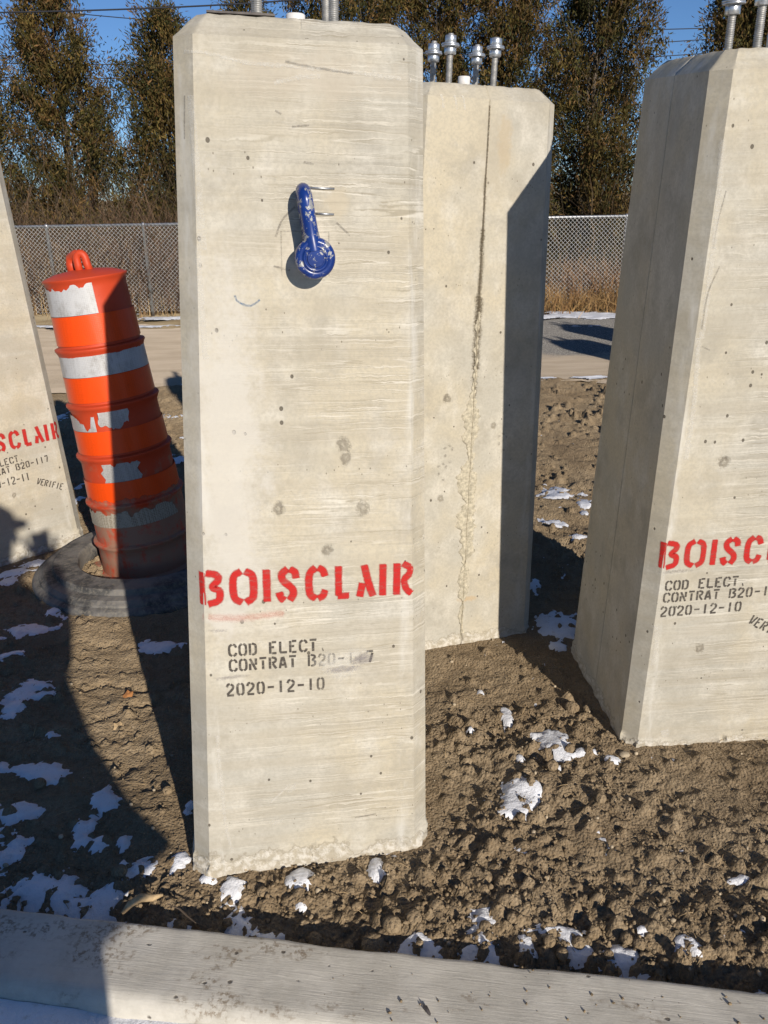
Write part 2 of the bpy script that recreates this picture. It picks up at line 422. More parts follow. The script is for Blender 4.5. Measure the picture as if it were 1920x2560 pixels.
# ------------------------------------------------------------------ ground
SNOW = [(-1.006,1.925,0.108,0.05),(-0.771,1.704,0.029,0.071),(-0.758,1.786,0.034,0.05),(-0.942,1.657,0.076,0.049),(-0.603,1.55,0.056,0.043),(-0.723,1.636,0.025,0.044),(-0.664,1.645,0.022,0.041),(-0.798,1.488,0.117,0.066),(-0.727,1.444,0.083,0.05),(-0.679,1.473,0.042,0.045),(-0.52,1.575,0.029,0.041),(-1.15,2.291,0.094,0.071),(-1.011,2.08,0.034,0.026),(-0.982,1.769,0.062,0.037),(-0.794,2.618,0.07,0.039),(-1.356,2.741,0.084,0.068),(-1.279,2.881,0.044,0.058),(-0.528,1.773,0.013,0.035),(-0.503,1.404,0.045,0.023),(-1.326,2.526,0.043,0.042),(-0.376,1.503,0.041,0.043),(-0.335,1.387,0.04,0.038),(-0.285,1.379,0.032,0.02),(-0.213,1.505,0.024,0.042),(-0.202,1.437,0.016,0.023),(-0.029,1.537,0.018,0.023),(0.042,1.32,0.062,0.02),(-0.352,1.436,0.016,0.016),(-0.432,1.522,0.019,0.018),(0.188,1.345,0.029,0.043),(0.198,1.297,0.061,0.024),(0.291,1.329,0.021,0.023),(0.347,1.362,0.033,0.02),(0.381,1.336,0.019,0.032),(0.398,1.312,0.031,0.019),(0.478,1.296,0.042,0.027),(0.484,1.243,0.054,0.018),(0.545,1.355,0.012,0.012),(0.813,1.494,0.026,0.009),(0.638,1.322,0.019,0.019),(0.643,1.298,0.012,0.011),(0.748,1.207,0.019,0.014),(0.487,2.01,0.039,0.043),(0.492,1.963,0.021,0.03),(0.56,1.958,0.027,0.019),(0.336,1.766,0.042,0.048),(0.313,1.721,0.023,0.021),(0.366,1.789,0.026,0.023),(0.369,2.155,0.014,0.036),(0.305,2.282,0.012,0.014),(0.471,1.896,0.013,0.012),(0.247,2.063,0.01,0.01),(0.372,1.931,0.011,0.016),(0.261,1.531,0.009,0.009),(0.633,1.932,0.02,0.015),(0.91,4.123,0.092,0.084),(1.027,3.971,0.035,0.085),(0.826,3.705,0.052,0.042),(0.884,3.48,0.044,0.029),(0.604,3.043,0.024,0.049),(0.652,2.705,0.059,0.063),(0.615,2.564,0.027,0.023),(0.998,3.803,0.027,0.033),(-2.386,5.984,0.061,0.144),(-1.538,5.901,0.131,0.049),(-1.274,4.852,0.104,0.078),(-1.344,5.356,0.082,0.041),(-1.33,4.705,0.048,0.041),(-1.586,3.252,0.088,0.054),(-1.543,3.341,0.061,0.042),(-1.596,3.173,0.052,0.043),(-1.637,4.167,0.026,0.081),(-1.693,4.364,0.023,0.073),(-1.361,5.035,0.062,0.046)]
KA, KB = np.array([-0.872, 1.416]), np.array([0.735, 1.173])          # back edge of the kerb
KD = (KB - KA) / np.linalg.norm(KB - KA); KN = np.array([-KD[1], KD[0]])  # KN points away from the viewer

ys = [1.12]; 
while ys[-1] < 7.0: ys.append(ys[-1] + 0.0062 + 0.0034 * max(0, ys[-1] - 1.5))
ys = np.array(ys); xs = np.arange(-2.5, 2.5, 0.0092)
GX, GY = np.meshgrid(xs, ys)
kd = (GX - KA[0]) * KN[0] + (GY - KA[1]) * KN[1]                       # distance behind the kerb
clod = np.clip(.46 + 2.1 * fbm(GX, GY, 2.1, 3, .55, 3), 0, 1)
smooth_l = np.exp(-(((GX + .85) / .42) ** 2 + ((GY - 2.5) / .75) ** 2))   # trodden smooth wedge by the barrel
clod = clod * (1 - .55 * np.clip((GX - .25) / .3, 0, 1) * np.clip((2.2 - GY) / .5, 0, 1))
clod = np.clip(clod * (1 - .85 * smooth_l) + .55 * np.exp(-(kd / .22) ** 2), 0, 1)
GZ = .022 * fbm(GX, GY, .9, 3, .5, 0) + .020 * fbm(GX + .5 * GY, GY - .4 * GX, 3.1, 3, .55, 2)
GZ += (.017 * fbm(GX, GY, 12, 5, .65, 4)) * (.40 + .8 * clod)
GZ -= .030 * np.clip(.10 - np.abs(fbm(GX, GY, 5.5, 4, .6, 8)), 0, 1) * 4 * clod * .35
# drag marks of the bucket: short diagonal ridges
q = GX * .35 + GY; GZ += .016 * fbm(q * 6 + .3 * GX, GX * .9, 1.6, 3, .55, 6) * np.clip(GX + .2, 0, 1)
GZ -= .045 * np.exp(-(np.clip(kd, 0, 9) / .055) ** 2) ; GZ -= .02 * np.clip(1 - np.clip(kd, 0, 9) / .35, 0, 1)
# cracks and small steps across the smooth wedge
for k, (y0, s_, am) in enumerate(((2.60, .10, .010), (2.33, -.28, .013), (2.16, -.32, .011), (2.0, -.12, .007))):
    dd = GY - (y0 + s_ * (GX + .85) * -1 + .10 * fbm(GX, GX * 0 + k, 7, 4, .6, k))
    m_ = np.exp(-((GX + .85) / .4) ** 4)
    GZ += -am * np.exp(-(dd / .010) ** 2) * m_ + .5 * am * (1 / (1 + np.exp(-np.clip(dd, -1, 1) / .012)) - .5) * np.exp(-(dd / .2) ** 2) * m_
GZ += .0075 * np.abs(fbm(GX * 1.0, GY * 1.6, 22, 4, .68, 9)) + .0035 * fbm(GX, GY, 48, 2, .6, 10)
def stamp(x, y, r, hgt):
    i0, i1 = np.searchsorted(ys, (y - r, y + r)); j0, j1 = np.searchsorted(xs, (x - r, x + r))
    if i1 - i0 < 1 or j1 - j0 < 1: return
    sx = GX[i0:i1, j0:j1] - x; sy = GY[i0:i1, j0:j1] - y
    a = random.uniform(0, 3.14); e = random.uniform(.65, 1)
    ux = sx * math.cos(a) + sy * math.sin(a); uy = (-sx * math.sin(a) + sy * math.cos(a)) / e
    d = np.full(ux.shape, 9.0)
    for k_ in range(random.randint(4, 6)):
        b_ = random.uniform(0, 6.28); d = np.minimum(d, 1 - (ux * math.cos(b_) + uy * math.sin(b_)) / (r * random.uniform(.5, 1.0)))
    d = np.minimum(d, (1 - np.sqrt(ux * ux + uy * uy) / r) * 1.6)
    d = np.clip(d * random.uniform(1.1, 2.0), -1, 1) * (1 + .12 * ux / r + .10 * uy / r)
    ic, jc = min(len(ys) - 1, (i0 + i1) // 2), min(len(xs) - 1, (j0 + j1) // 2)
    GZ[i0:i1, j0:j1] = np.maximum(GZ[i0:i1, j0:j1], np.where(d > 0, GZ[ic, jc] - .002 + hgt * np.clip(d, 0, 1) ** .8, -9))
def clod_at(x, y):
    return clod[min(len(ys) - 1, np.searchsorted(ys, y)), min(len(xs) - 1, np.searchsorted(xs, x))]
for k in range(30000):
    y = 1.15 + 5.6 * random.random() ** 1.8; x = random.uniform(-.62, .62) * (y * 1.0 + .45)
    if random.random() > clod_at(x, y) + .26: continue
    r = (.0055 + .0165 * random.random() ** 3.4) * (1 + .25 * max(0, y - 2.5))
    stamp(x, y, r, r * random.uniform(.6, 1.05))
GZ[-1, :] = -.004; edge_x = np.clip((2.5 - np.abs(GX)) / .3, 0, 1); GZ = GZ * edge_x - .006 * (1 - edge_x)
# the soil settles against the blocks at their own level (base at z=0)
def gz(x, y):
    i = np.clip(np.searchsorted(ys, y) - 1, 0, len(ys) - 2); j = np.clip(np.searchsorted(xs, x) - 1, 0, len(xs) - 2)
    return GZ[i, j]
FOOT = dict(M=(-0.22830, 1.84980, 0.157755, 0.035935, 0.020019), R=(0.94950, 2.28929, 0.065418, -0.019251, -0.072327),
            S=(0.18621, 2.87062, 0.284283, 0.043916, -0.002766), L=(-1.81585, 3.62496, 0.807961, -0.008816, -0.001515))
for k, (bx_, by_, yw, _, _) in FOOT.items():
    lx = (GX - bx_) * math.cos(yw) + (GY - by_) * math.sin(yw); ly = -(GX - bx_) * math.sin(yw) + (GY - by_) * math.cos(yw)
    d = np.maximum(np.abs(lx), np.abs(ly)) - .283
    w_ = np.exp(-(np.clip(d, 0, 9) / .06) ** 2)
    GZ = GZ * (1 - .75 * w_) - .006 * w_
ok = kd.ravel() > .002
F = grid_faces(*GX.shape); F = F[ok[F].all(1)]
ground = mesh_obj('ground', np.stack([GX, GY, GZ], -1).reshape(-1, 3), F, 'soil', None, True); tag(ground, kind='structure')

# outer ground, road, field -------------------------------------------------
def sheet(name, x0, x1, y0, y1, z, mat, nx=2, ny=2, amp=0, ragged=0):
    X, Y = np.meshgrid(np.linspace(x0, x1, nx), np.linspace(y0, y1, ny))
    Z = np.full(X.shape, z) + (amp * fbm(X, Y, 1.2, 4, .55, 5) if amp else 0)
    if ragged:
        Y = Y.copy(); Y[0] += ragged * fbm(X[0], X[0] * 0, 1.3, 4, .6, 1); Y[-1] += ragged * fbm(X[0], X[0] * 0 + 5, 1.3, 4, .6, 2)
    o = mesh_obj(name, np.stack([X, Y, Z], -1).reshape(-1, 3), grid_faces(ny, nx), mat, None, True)
    return tag(o, kind='structure')
sheet('outer_ground', -60, 60, -30, 60, -.17, 'far', 60, 45)
sheet('field', -600, 600, 28, 900, -.045, 'far', 40, 30)
for nm, a, b in (('soil_bank', -14, -2.495), ('soil_bank', 2.49, 14)):
    sheet(nm, a, b, 1.9, 7.2, -.010, 'soil', 160, 80, .03)
sheet('gravel_road', -20, 20, 6.85, 10.6, .002, 'road', 500, 60, .010, .55)
sheet('verge', -25, 25, 10.3, 28.5, -.012, 'far', 200, 60, .05)
# pavement in front of the kerb
pv = np.array([[*(KA + KD * a + KN * b), -.052] for b in (-.19, -5.5) for a in (-9, 11)])
tag(mesh_obj('pavement', pv, [(0, 2, 3, 1)], m_plain('asphalt', (.06, .06, .06), .9, .3, 60)), kind='structure')

# kerb -----------------------------------------------------------------------
prof = [(0.0, -.16), (0.0, .016), (-.002, .024), (-.007, .029)] + [(-s, .030) for s in np.linspace(.014, .158, 16)] + [(-.170, .0285), (-.180, .022), (-.187, .012), (-.192, -.005), (-.196, -.03), (-.20, -.08)]
na = 520; al = np.linspace(-2.2, 4.2, na)
V = []
for i, a in enumerate(al):
    for (s, z) in prof:
        w = .0016 * fbm(np.array(a * 1.0), np.array(s), 22, 3, .6, 3) + .0025 * fbm(np.array(a), np.array(s * 3), 3, 2, .5, 1)
        e = .006 * fbm(np.array(a), np.array(3.0), 6, 4, .65, 2) if s > -.01 else 0
        V.append((a, s + min(0, e * 1.4), z + w))
kerb = mesh_obj('kerb', V, grid_faces(na, len(prof))[:, ::-1].copy(), 'kerb', None, True)
kerb.location = (KA[0], KA[1], 0); kerb.rotation_euler = (0, 0, math.atan2(KD[1], KD[0])); tag(kerb, kind='structure')

# snow -----------------------------------------------------------------------
f = np.full(GX.shape, -1.0)
for (cx, cy, rx, ry) in SNOW:
    d = 1 - np.sqrt(((GX - cx) / (rx * 1.05)) ** 2 + ((GY - cy) / (ry * 1.05)) ** 2)
    f = np.maximum(f, d)
f = f + .03 - .27 * (GX < -.40) + 1.15 * fbm(GX, GY, 17, 5, .68, 7)
def blur(a, n):
    for ax in (0, 1):
        k = np.ones(n) / n; a = np.apply_along_axis(lambda v: np.convolve(np.pad(v, n // 2, 'edge'), k, 'valid'), ax, a)
    return a
SZ = .6 * blur(GZ, 9) + .4 * blur(GZ, 5) + .021 * np.clip(f, -.6, .34) + .006 * fbm(GX, GY, 30, 3, .6, 9) * .55 + .0010
keep = ((f > -.45) & (SZ > GZ - .02) & (kd > .004)).ravel()
F2 = grid_faces(*GX.shape); F2 = F2[keep[F2].all(1)]
used = np.unique(F2); rm = np.full(GX.size, -1); rm[used] = np.arange(len(used))
VS = np.stack([GX, GY, SZ], -1).reshape(-1, 3)[used]; parts_v = [VS]; parts_f = [rm[F2]]; off = len(VS)
def snow_strip(x0, x1, yc, half, nx, ny, z, thr, ymin=0):
    global off
    X, Y = np.meshgrid(np.linspace(x0, x1, nx), np.linspace(-1, 1, ny)); YY = yc(X) + half * Y
    m = 1 - np.abs(Y) + 1.5 * fbm(X * .5, YY, 3.5, 5, .65, 8)
    Z = z + .010 + .02 * np.clip(m - thr, -1, .6) + .008 * fbm(X, YY, 9, 3, .6, 2)
    k_ = (m > thr).ravel(); Fq = grid_faces(ny, nx); Fq = Fq[k_[Fq].all(1)]
    parts_v.append(np.stack([X, YY, Z], -1).reshape(-1, 3)); parts_f.append(Fq + off); off += X.size
snow_strip(-9, 9, lambda X: 10.95 - .09 * X, .42, 900, 60, .0, .55)
snow_strip(-9, 9, lambda X: 10.15 - .11 * X, .16, 900, 30, .0, .72)
snow_strip(-7, 7, lambda X: 7.0 + 0 * X, .14, 700, 24, .004, .98)
# snow in the gutter in front of the kerb
A_, S_ = np.meshgrid(np.linspace(-2.2, 4.2, 260), np.linspace(-.192, -2.2, 70))
zz = -.004 + .014 * fbm(A_, S_, 5, 4, .55, 3) - .02 * np.clip((A_ - .5) / 1.0, 0, 1)
parts_v.append(np.stack([KA[0] + KD[0] * A_ + KN[0] * S_, KA[1] + KD[1] * A_ + KN[1] * S_, zz], -1).reshape(-1, 3)); parts_f.append(grid_faces(70, 260)[:, ::-1] + off)
snow = mesh_obj('snow', np.concatenate(parts_v), np.concatenate(parts_f), 'snow', None, True)
tag(snow, 'thin broken patches of old snow on the soil', 'snow', kind='stuff')

# loose crumbs of soil ---------------------------------------------------------
def ico(sub=1):
    bm = bmesh.new(); bmesh.ops.create_icosphere(bm, subdivisions=sub, radius=1)
    v = np.array([p.co[:] for p in bm.verts]); fc = np.array([[q.index for q in f_.verts] for f_ in bm.faces]); bm.free(); return v, fc
iv, if_ = ico(1); CV, CF = [], []; n = 0
for k in range(38000):
    y = 1.16 + 3.0 * random.random() ** 1.8; x = random.uniform(-.6, .6) * (y * 1.0 + .5)
    if (x - KA[0]) * KN[0] + (y - KA[1]) * KN[1] < .012: continue
    c_ = clod_at(x, y)
    if random.random() > c_ * .7 + .32: continue
    r = .0015 + (.0015 + .0050 * c_) * random.random() ** 3.0
    if random.random() < .02 * c_: r *= 1.7
    s3 = r * RNG.uniform(.65, 1.15, 3); v = iv * s3 * (1 + RNG.uniform(-.38, .30, (len(iv), 1)))
    a = random.uniform(0, 6.28); ca, sa = math.cos(a), math.sin(a)
    v = np.stack([v[:, 0] * ca - v[:, 1] * sa + x, v[:, 0] * sa + v[:, 1] * ca + y, v[:, 2] + gz(x, y) + r * .35], 1)
    CV.append(v); CF.append(if_ + n); n += len(iv)
for k in range(300):                                     # crumbs dropped on the kerb
    a = random.uniform(.75, 2.2); s__ = random.uniform(-.165, -.004); r = .0010 + .0032 * random.random() ** 3
    if random.random() > .25 + .75 * (fbm(np.array(a), np.array(s__), 7, 3, .6, 4) > .05): continue
    c2 = KA + KD * a + KN * s__; v = iv * r * RNG.uniform(.6, 1.2, 3) * (1 + RNG.uniform(-.2, .2, (len(iv), 1))) + np.array([c2[0], c2[1], .030 + r * .5])
    CV.append(v); CF.append(if_ + n); n += len(iv)
crumbs = mesh_obj('soil_crumbs', np.concatenate(CV), np.concatenate(CF), 'soil', None, False)
tag(crumbs, 'loose brown crumbs of soil strewn over the ground', 'soil', kind='stuff')

PV_, PF_ = [], []; n = 0
for k in range(420):
    y = 1.22 + 2.6 * random.random() ** 1.6; x = random.uniform(-.58, .58) * (y + .4)
    if (x - KA[0]) * KN[0] + (y - KA[1]) * KN[1] < .02: continue
    r = .0022 + .006 * random.random() ** 3; v = iv * r * RNG.uniform(.6, 1.2, 3) + np.array([x, y, gz(x, y) + r * .5]); PV_.append(v); PF_.append(if_ + n); n += len(iv)
tag(mesh_obj('pebbles', np.concatenate(PV_), np.concatenate(PF_), 'stone', None, True), 'small pale pebbles scattered in the soil', 'pebbles', kind='stuff')
SV, SF = [], []; n = 0
for k in range(150):
    y = 1.24 + 2.2 * random.random() ** 1.6; x = random.uniform(-.58, .58) * (y + .4)
    if (x - KA[0]) * KN[0] + (y - KA[1]) * KN[1] < .03: continue
    a = random.uniform(0, 6.28); L_ = random.uniform(.012, .055); p0 = np.array([x, y, gz(x, y) + .006]); p2 = np.array([x + L_ * math.cos(a), y + L_ * math.sin(a), gz(x + L_ * math.cos(a), y + L_ * math.sin(a)) + .007]); p1 = (p0 + p2) / 2 + np.array([0, 0, .003])
    tv, tf = tube([p0, p1, p2], .0007, 4); SV.append(np.array(tv)); SF.append(np.array([q for q in tf if len(q) == 4]) + n); n += len(tv)
tag(mesh_obj('straw', np.concatenate(SV), np.concatenate(SF), 'barkp', None, False), 'bits of dry straw lying on the soil', 'straw', kind='stuff')
iv2, if2 = ico(3)
def lump(name, x, y, r, mat, squash=.8, seed=0, rough=.28, sink=.35):
    rg = np.random.default_rng(seed); d = np.zeros(len(iv2))
    for k in range(22):
        a = rg.normal(size=3); a /= np.linalg.norm(a); w = rg.uniform(.25, .7); d += rg.uniform(-.5, 1) * np.exp(-((1 - iv2 @ a) / (w * w)) * 2) * .32
    d += rough * .35 * (rg.random(len(iv2)) - .5)
    v = iv2 * (1 + rough * d)[:, None] * r * np.array([rg.uniform(.85, 1.2), rg.uniform(.85, 1.1), squash])
    o = mesh_obj(name, v, if2, mat, None, True); o.location = (x, y, float(gz(x, y)) + r * (squash - sink)); o.rotation_euler = (0, 0, rg.uniform(0, 6)); return o
CLODS = [(0.208,1.373,0.0148),(0.339,1.326,0.0157),(0.404,1.332,0.0158),(0.361,1.3,0.0127),(0.506,1.33,0.012),(0.529,1.319,0.013),(0.459,1.296,0.0098),(0.266,1.384,0.0119),(-0.169,1.363,0.0148),(-0.04,1.336,0.0233),(0.002,1.365,0.0216),(0.05,1.385,0.0178),(-0.077,1.435,0.0111),(0.005,1.314,0.0116),(0.572,2.176,0.0209),(0.619,2.171,0.0144),(-0.298,1.477,0.0123),(-0.094,1.335,0.0117),(0.537,1.253,0.0157),(0.588,1.234,0.0177),(0.654,1.214,0.0148),(0.572,1.281,0.0119),(-0.96,1.864,0.0175),(-0.642,1.527,0.0173),(-0.714,1.38,0.0209),(-0.596,1.814,0.0129),(0.454,1.885,0.0166),(0.365,1.69,0.0144),(0.552,1.745,0.016)]
for i, (x, y, r) in enumerate(CLODS):
    tag(lump('soil_clod', x, y, r, 'soil', .85, 100 + i), 'rounded brown clod of earth lying on the loose soil', 'clod', 'clods of earth on the loose soil')
tag(lump('stone', .674, 1.952, .013, 'stone', .6, 5, .15), 'smooth tan pebble at the base corner of the right hand footing', 'stone')

# fallen leaves, bark, twig
def leaf(name, x, y, s, label, mat='dleaf', rot=0.3):
    pts = [(0, -.5), (.28, -.42), (.42, -.1), (.5, .18), (.22, .3), (.05, .55), (-.2, .32), (-.46, .22), (-.4, -.12), (-.26, -.4)]
    V = [(0, 0, .10)] + [(a, b, .18 * (a * a + b * b) * 2 * math.sin(3 * a + 2 * b)) for a, b in pts]; nn = len(pts)
    V += [(a, b, c - .03) for a, b, c in V]
    Fc = [(0, 1 + i, 1 + (i + 1) % nn) for i in range(nn)] + [(nn + 1, nn + 2 + (i + 1) % nn, nn + 2 + i) for i in range(nn)] + [(1 + i, nn + 2 + i, nn + 2 + (i + 1) % nn, 1 + (i + 1) % nn) for i in range(nn)]
    o = mesh_obj(name, np.array(V) * s, Fc, mat); o.location = (x, y, float(gz(x, y)) + .006); o.rotation_euler = (.25, -.15, rot); return o
tag(leaf('fallen_leaf', -.838, 2.288, .038, ''), 'orange fallen leaf on the trodden soil, nearer the traffic barrel', 'leaf')
tag(leaf('fallen_leaf', -.82, 2.122, .034, '', 'barkp', 1.2), 'yellowish fallen leaf on the trodden soil, nearer the kerb', 'leaf')
dl = leaf('fallen_leaf', .065, 1.143, .020, '', 'steel', .9); dl.location.z = .034; dl.scale = (.45, 1.3, 1); dl.rotation_euler = (.15, .05, .6)
tag(dl, 'dark narrow leaf lying on top of the kerb', 'leaf')
pth = [(-.60, 1.405, .012), (-.585, 1.422, .022), (-.565, 1.436, .026), (-.54, 1.440, .020), (-.52, 1.452, .016)]
v, fc = tube(pth, [.004, .008, .010, .008, .003], 7); tag(mesh_obj('bark_piece', v, fc, 'barkp', None, True), 'curled piece of pale bark lying behind the kerb', 'bark')
pth = [(-.505, 1.43, .012), (-.47, 1.405, .022), (-.45, 1.385, .024), (-.425, 1.36, .030)]
v, fc = tube(pth, [.0015, .002, .0022, .001], 5); tag(mesh_obj('twig', v, fc, 'twig'), 'thin dry twig poking over the back edge of the kerb', 'twig')

# ------------------------------------------------------------------ concrete footings
BB, TT, HH, CC, CT = 0.28347, 0.22371, 1.79616, 0.03560, 0.03996
def halfw(z): return BB + (TT - BB) * z / HH
def perim(W, c, seams, groove=.0035):
    """closed section: list of (x,y); seams: faces (0 front,1 right,2 back,3 left) that carry a mould joint"""
    P = []
    for k in range(4):
        a = k * math.pi / 2; ca, sa = math.cos(a), math.sin(a); L_ = W - c; e = .004
        ts = [-L_, -L_ + e] + list(np.linspace(-L_ + .02, -.016, 9)) + [-.006, -.0025, 0, .0025, .006] + list(np.linspace(.016, L_ - .02, 9)) + [L_ - e, L_]
        pts = []
        for t in ts:
            g = groove * max(0, 1 - abs(t) / .003) if k in seams else 0
            ar = 0
            pts.append((t * (1 - ar / L_ * .4), -W + g + ar))
        d = c / math.sqrt(2)
        for s in (.12, .37, .63, .88): pts.append((L_ + c * s, -W + c * s))
        P += [(x * ca - y * sa, x * sa + y * ca) for x, y in pts]
    return P
def footing_mesh(name, seams, seed, mat, parent, amp=1.0):
    rg = np.random.default_rng(seed)
    zs = [-.06, -.03] + list(np.arange(-.016, .064, .004)) + list(np.arange(.08, HH - CT - .01, .045)) + [HH - CT - .004, HH - CT, HH - CT + .004]
    rows = []
    for z in zs:
        W = halfw(min(z, HH - CT)) - (max(0, z - (HH - CT)))
        P = perim(W, CC, seams)
        row = []
        for i, (x, y) in enumerate(P):
            r = math.hypot(x, y); ang = math.atan2(y, x)
            o_ = 0
            if z < .07:
                e = .026 + .055 * float(fbm(np.array(ang * 6 + seed), np.array(seed * 1.3), 1.5, 4, .65, seed % 7))
                o_ = .0055 / (1 + math.exp((z - e) / .0016)) + .0075 * float(fbm(np.array(ang * 40 + seed), np.array(z * 60), 1.0, 3, .6, 2)) * (1 / (1 + math.exp((z - e) / .004)))
            o_ += .0007 * float(fbm(np.array(ang * 8), np.array(z * 9 + seed), 1.0, 3, .6, 5))
            row.append((x * (1 + o_ / r), y * (1 + o_ / r), z))
        rows.append(row)
    np_ = len(rows[0])
    for f_, zz in ((.35, HH - CT * .62), (.7, HH - CT * .28), (1.0, HH - .001), (1.12, HH)):
        W = halfw(HH) - CT * f_ ; P = perim(W, CC * (1 - .45 * min(f_, 1)), seams, .0035 * (f_ < 1.05))
        rows.append([(x + .0012 * rg.uniform(-1, 1), y + .0012 * rg.uniform(-1, 1), zz + .0012 * rg.uniform(-1, 1)) for x, y in P])
    for f_ in (.8, .5, .2):
        rows.append([(x * f_, y * f_, HH + .001 * rg.uniform(-1, 1)) for x, y in P])
    V = [p for r in rows for p in r]; F = [list(map(int, f)) for f in grid_faces(len(rows), np_, True)]
    F.append([(len(rows) - 1) * np_ + k for k in range(np_)])
    o = mesh_obj(name, V, F, mat, parent, True)
    md = o.modifiers.new('edge', 'EDGE_SPLIT'); md.split_angle = math.radians(32)
    return o

def face_pt(u, z, off):
    W = halfw(z); L_ = W - CC; k = .70711
    if u > L_: s = u - L_; return (L_ + s * k + off * k, -W + s * k - off * k, z)
    if u < -L_: s = -L_ - u; return (-L_ - s * k - off * k, -W + s * k - off * k, z)
    return (u, -W - off, z)

class Decal:
    """thin paint film that follows the front of a footing; 'cover' fades to nothing at the sprayed rim"""
    def __init__(s): s.V = []; s.F = []; s.C = []; s.k = 0
    def stroke(s, pts, w, feather, smooth=True, amp=1.0, off=None):
        pts = np.asarray(pts, float)
        if smooth and len(pts) > 2:
            q = []
            P = np.vstack([2 * pts[0] - pts[1], pts, 2 * pts[-1] - pts[-2]])
            for i in range(1, len(P) - 2):
                for t in np.linspace(0, 1, 7)[:-1]:
                    a, b, c, d = P[i - 1], P[i], P[i + 1], P[i + 2]
                    q.append(.5 * ((2 * b) + (c - a) * t + (2 * a - 5 * b + 4 * c - d) * t * t + (3 * b - a - 3 * c + d) * t ** 3))
            q.append(pts[-1]); pts = np.array(q)
        else:
            m = max(2, int(np.linalg.norm(pts[-1] - pts[0]) / .008)); seg = []
            for i in range(len(pts) - 1):
                seg += [pts[i] + (pts[i + 1] - pts[i]) * t for t in np.linspace(0, 1, m)[:-1]]
            pts = np.array(seg + [pts[-1]])
        T = np.gradient(pts, axis=0); T /= np.linalg.norm(T, axis=1)[:, None] + 1e-9
        pts = np.vstack([pts[0] - T[0] * feather, pts, pts[-1] + T[-1] * feather]); T = np.vstack([T[0], T, T[-1]])
        N = np.stack([-T[:, 1], T[:, 0]], 1); b = len(s.V); m = len(pts)
        off = (.0007 + .00006 * (s.k % 8)) if off is None else off; s.k += 1
        lat = [(-w / 2 - feather, 0), (-w / 2 + feather * .3, amp), (0, amp), (w / 2 - feather * .3, amp), (w / 2 + feather, 0)]
        for i in range(m):
            j = 1 + random.uniform(-.05, .05)
            for (o_, c) in lat:
                p = pts[i] + N[i] * o_ * j
                s.V.append(face_pt(p[0], p[1], off)); s.C.append(0 if i in (0, m - 1) else c)
        s.F += [[int(x) + b for x in f] for f in grid_faces(m, 5)]
    def blob(s, u, v, ru, rv, amp=1.0, rot=0, n=28, rings=7, seed=1, off=None):
        rg = np.random.default_rng(seed); b = len(s.V); off = (.0007 + .00006 * (s.k % 8)) if off is None else off; s.k += 1
        wob = 1 + .45 * np.array([float(fbm(np.array(math.cos(a) * 1.7 + seed), np.array(math.sin(a) * 1.7), 1.3, 4, .6, 3)) for a in np.linspace(0, 2 * math.pi, n, endpoint=False)])
        s.V.append(face_pt(u, v, off)); s.C.append(amp)
        for r in range(1, rings + 1):
            for k in range(n):
                a = 2 * math.pi * k / n; x = ru * wob[k] * r / rings * math.cos(a); y = rv * wob[k] * r / rings * math.sin(a)
                s.V.append(face_pt(u + x * math.cos(rot) - y * math.sin(rot), v + x * math.sin(rot) + y * math.cos(rot), off)); s.C.append(amp * (1 - (r / rings) ** 2))
        for k in range(n): s.F.append([b, b + 1 + k, b + 1 + (k + 1) % n])
        for r in range(rings - 1):
            for k in range(n):
                p = b + 1 + r * n; s.F.append([p + k, p + n + k, p + n + (k + 1) % n, p + (k + 1) % n])
    def build(s, name, mat, parent):
        o = mesh_obj(name, s.V, s.F, mat, parent, True, {'cover': ('FLOAT', s.C)})
        return o if name == 'stencilled_letter' else tag(o, kind='stuff')

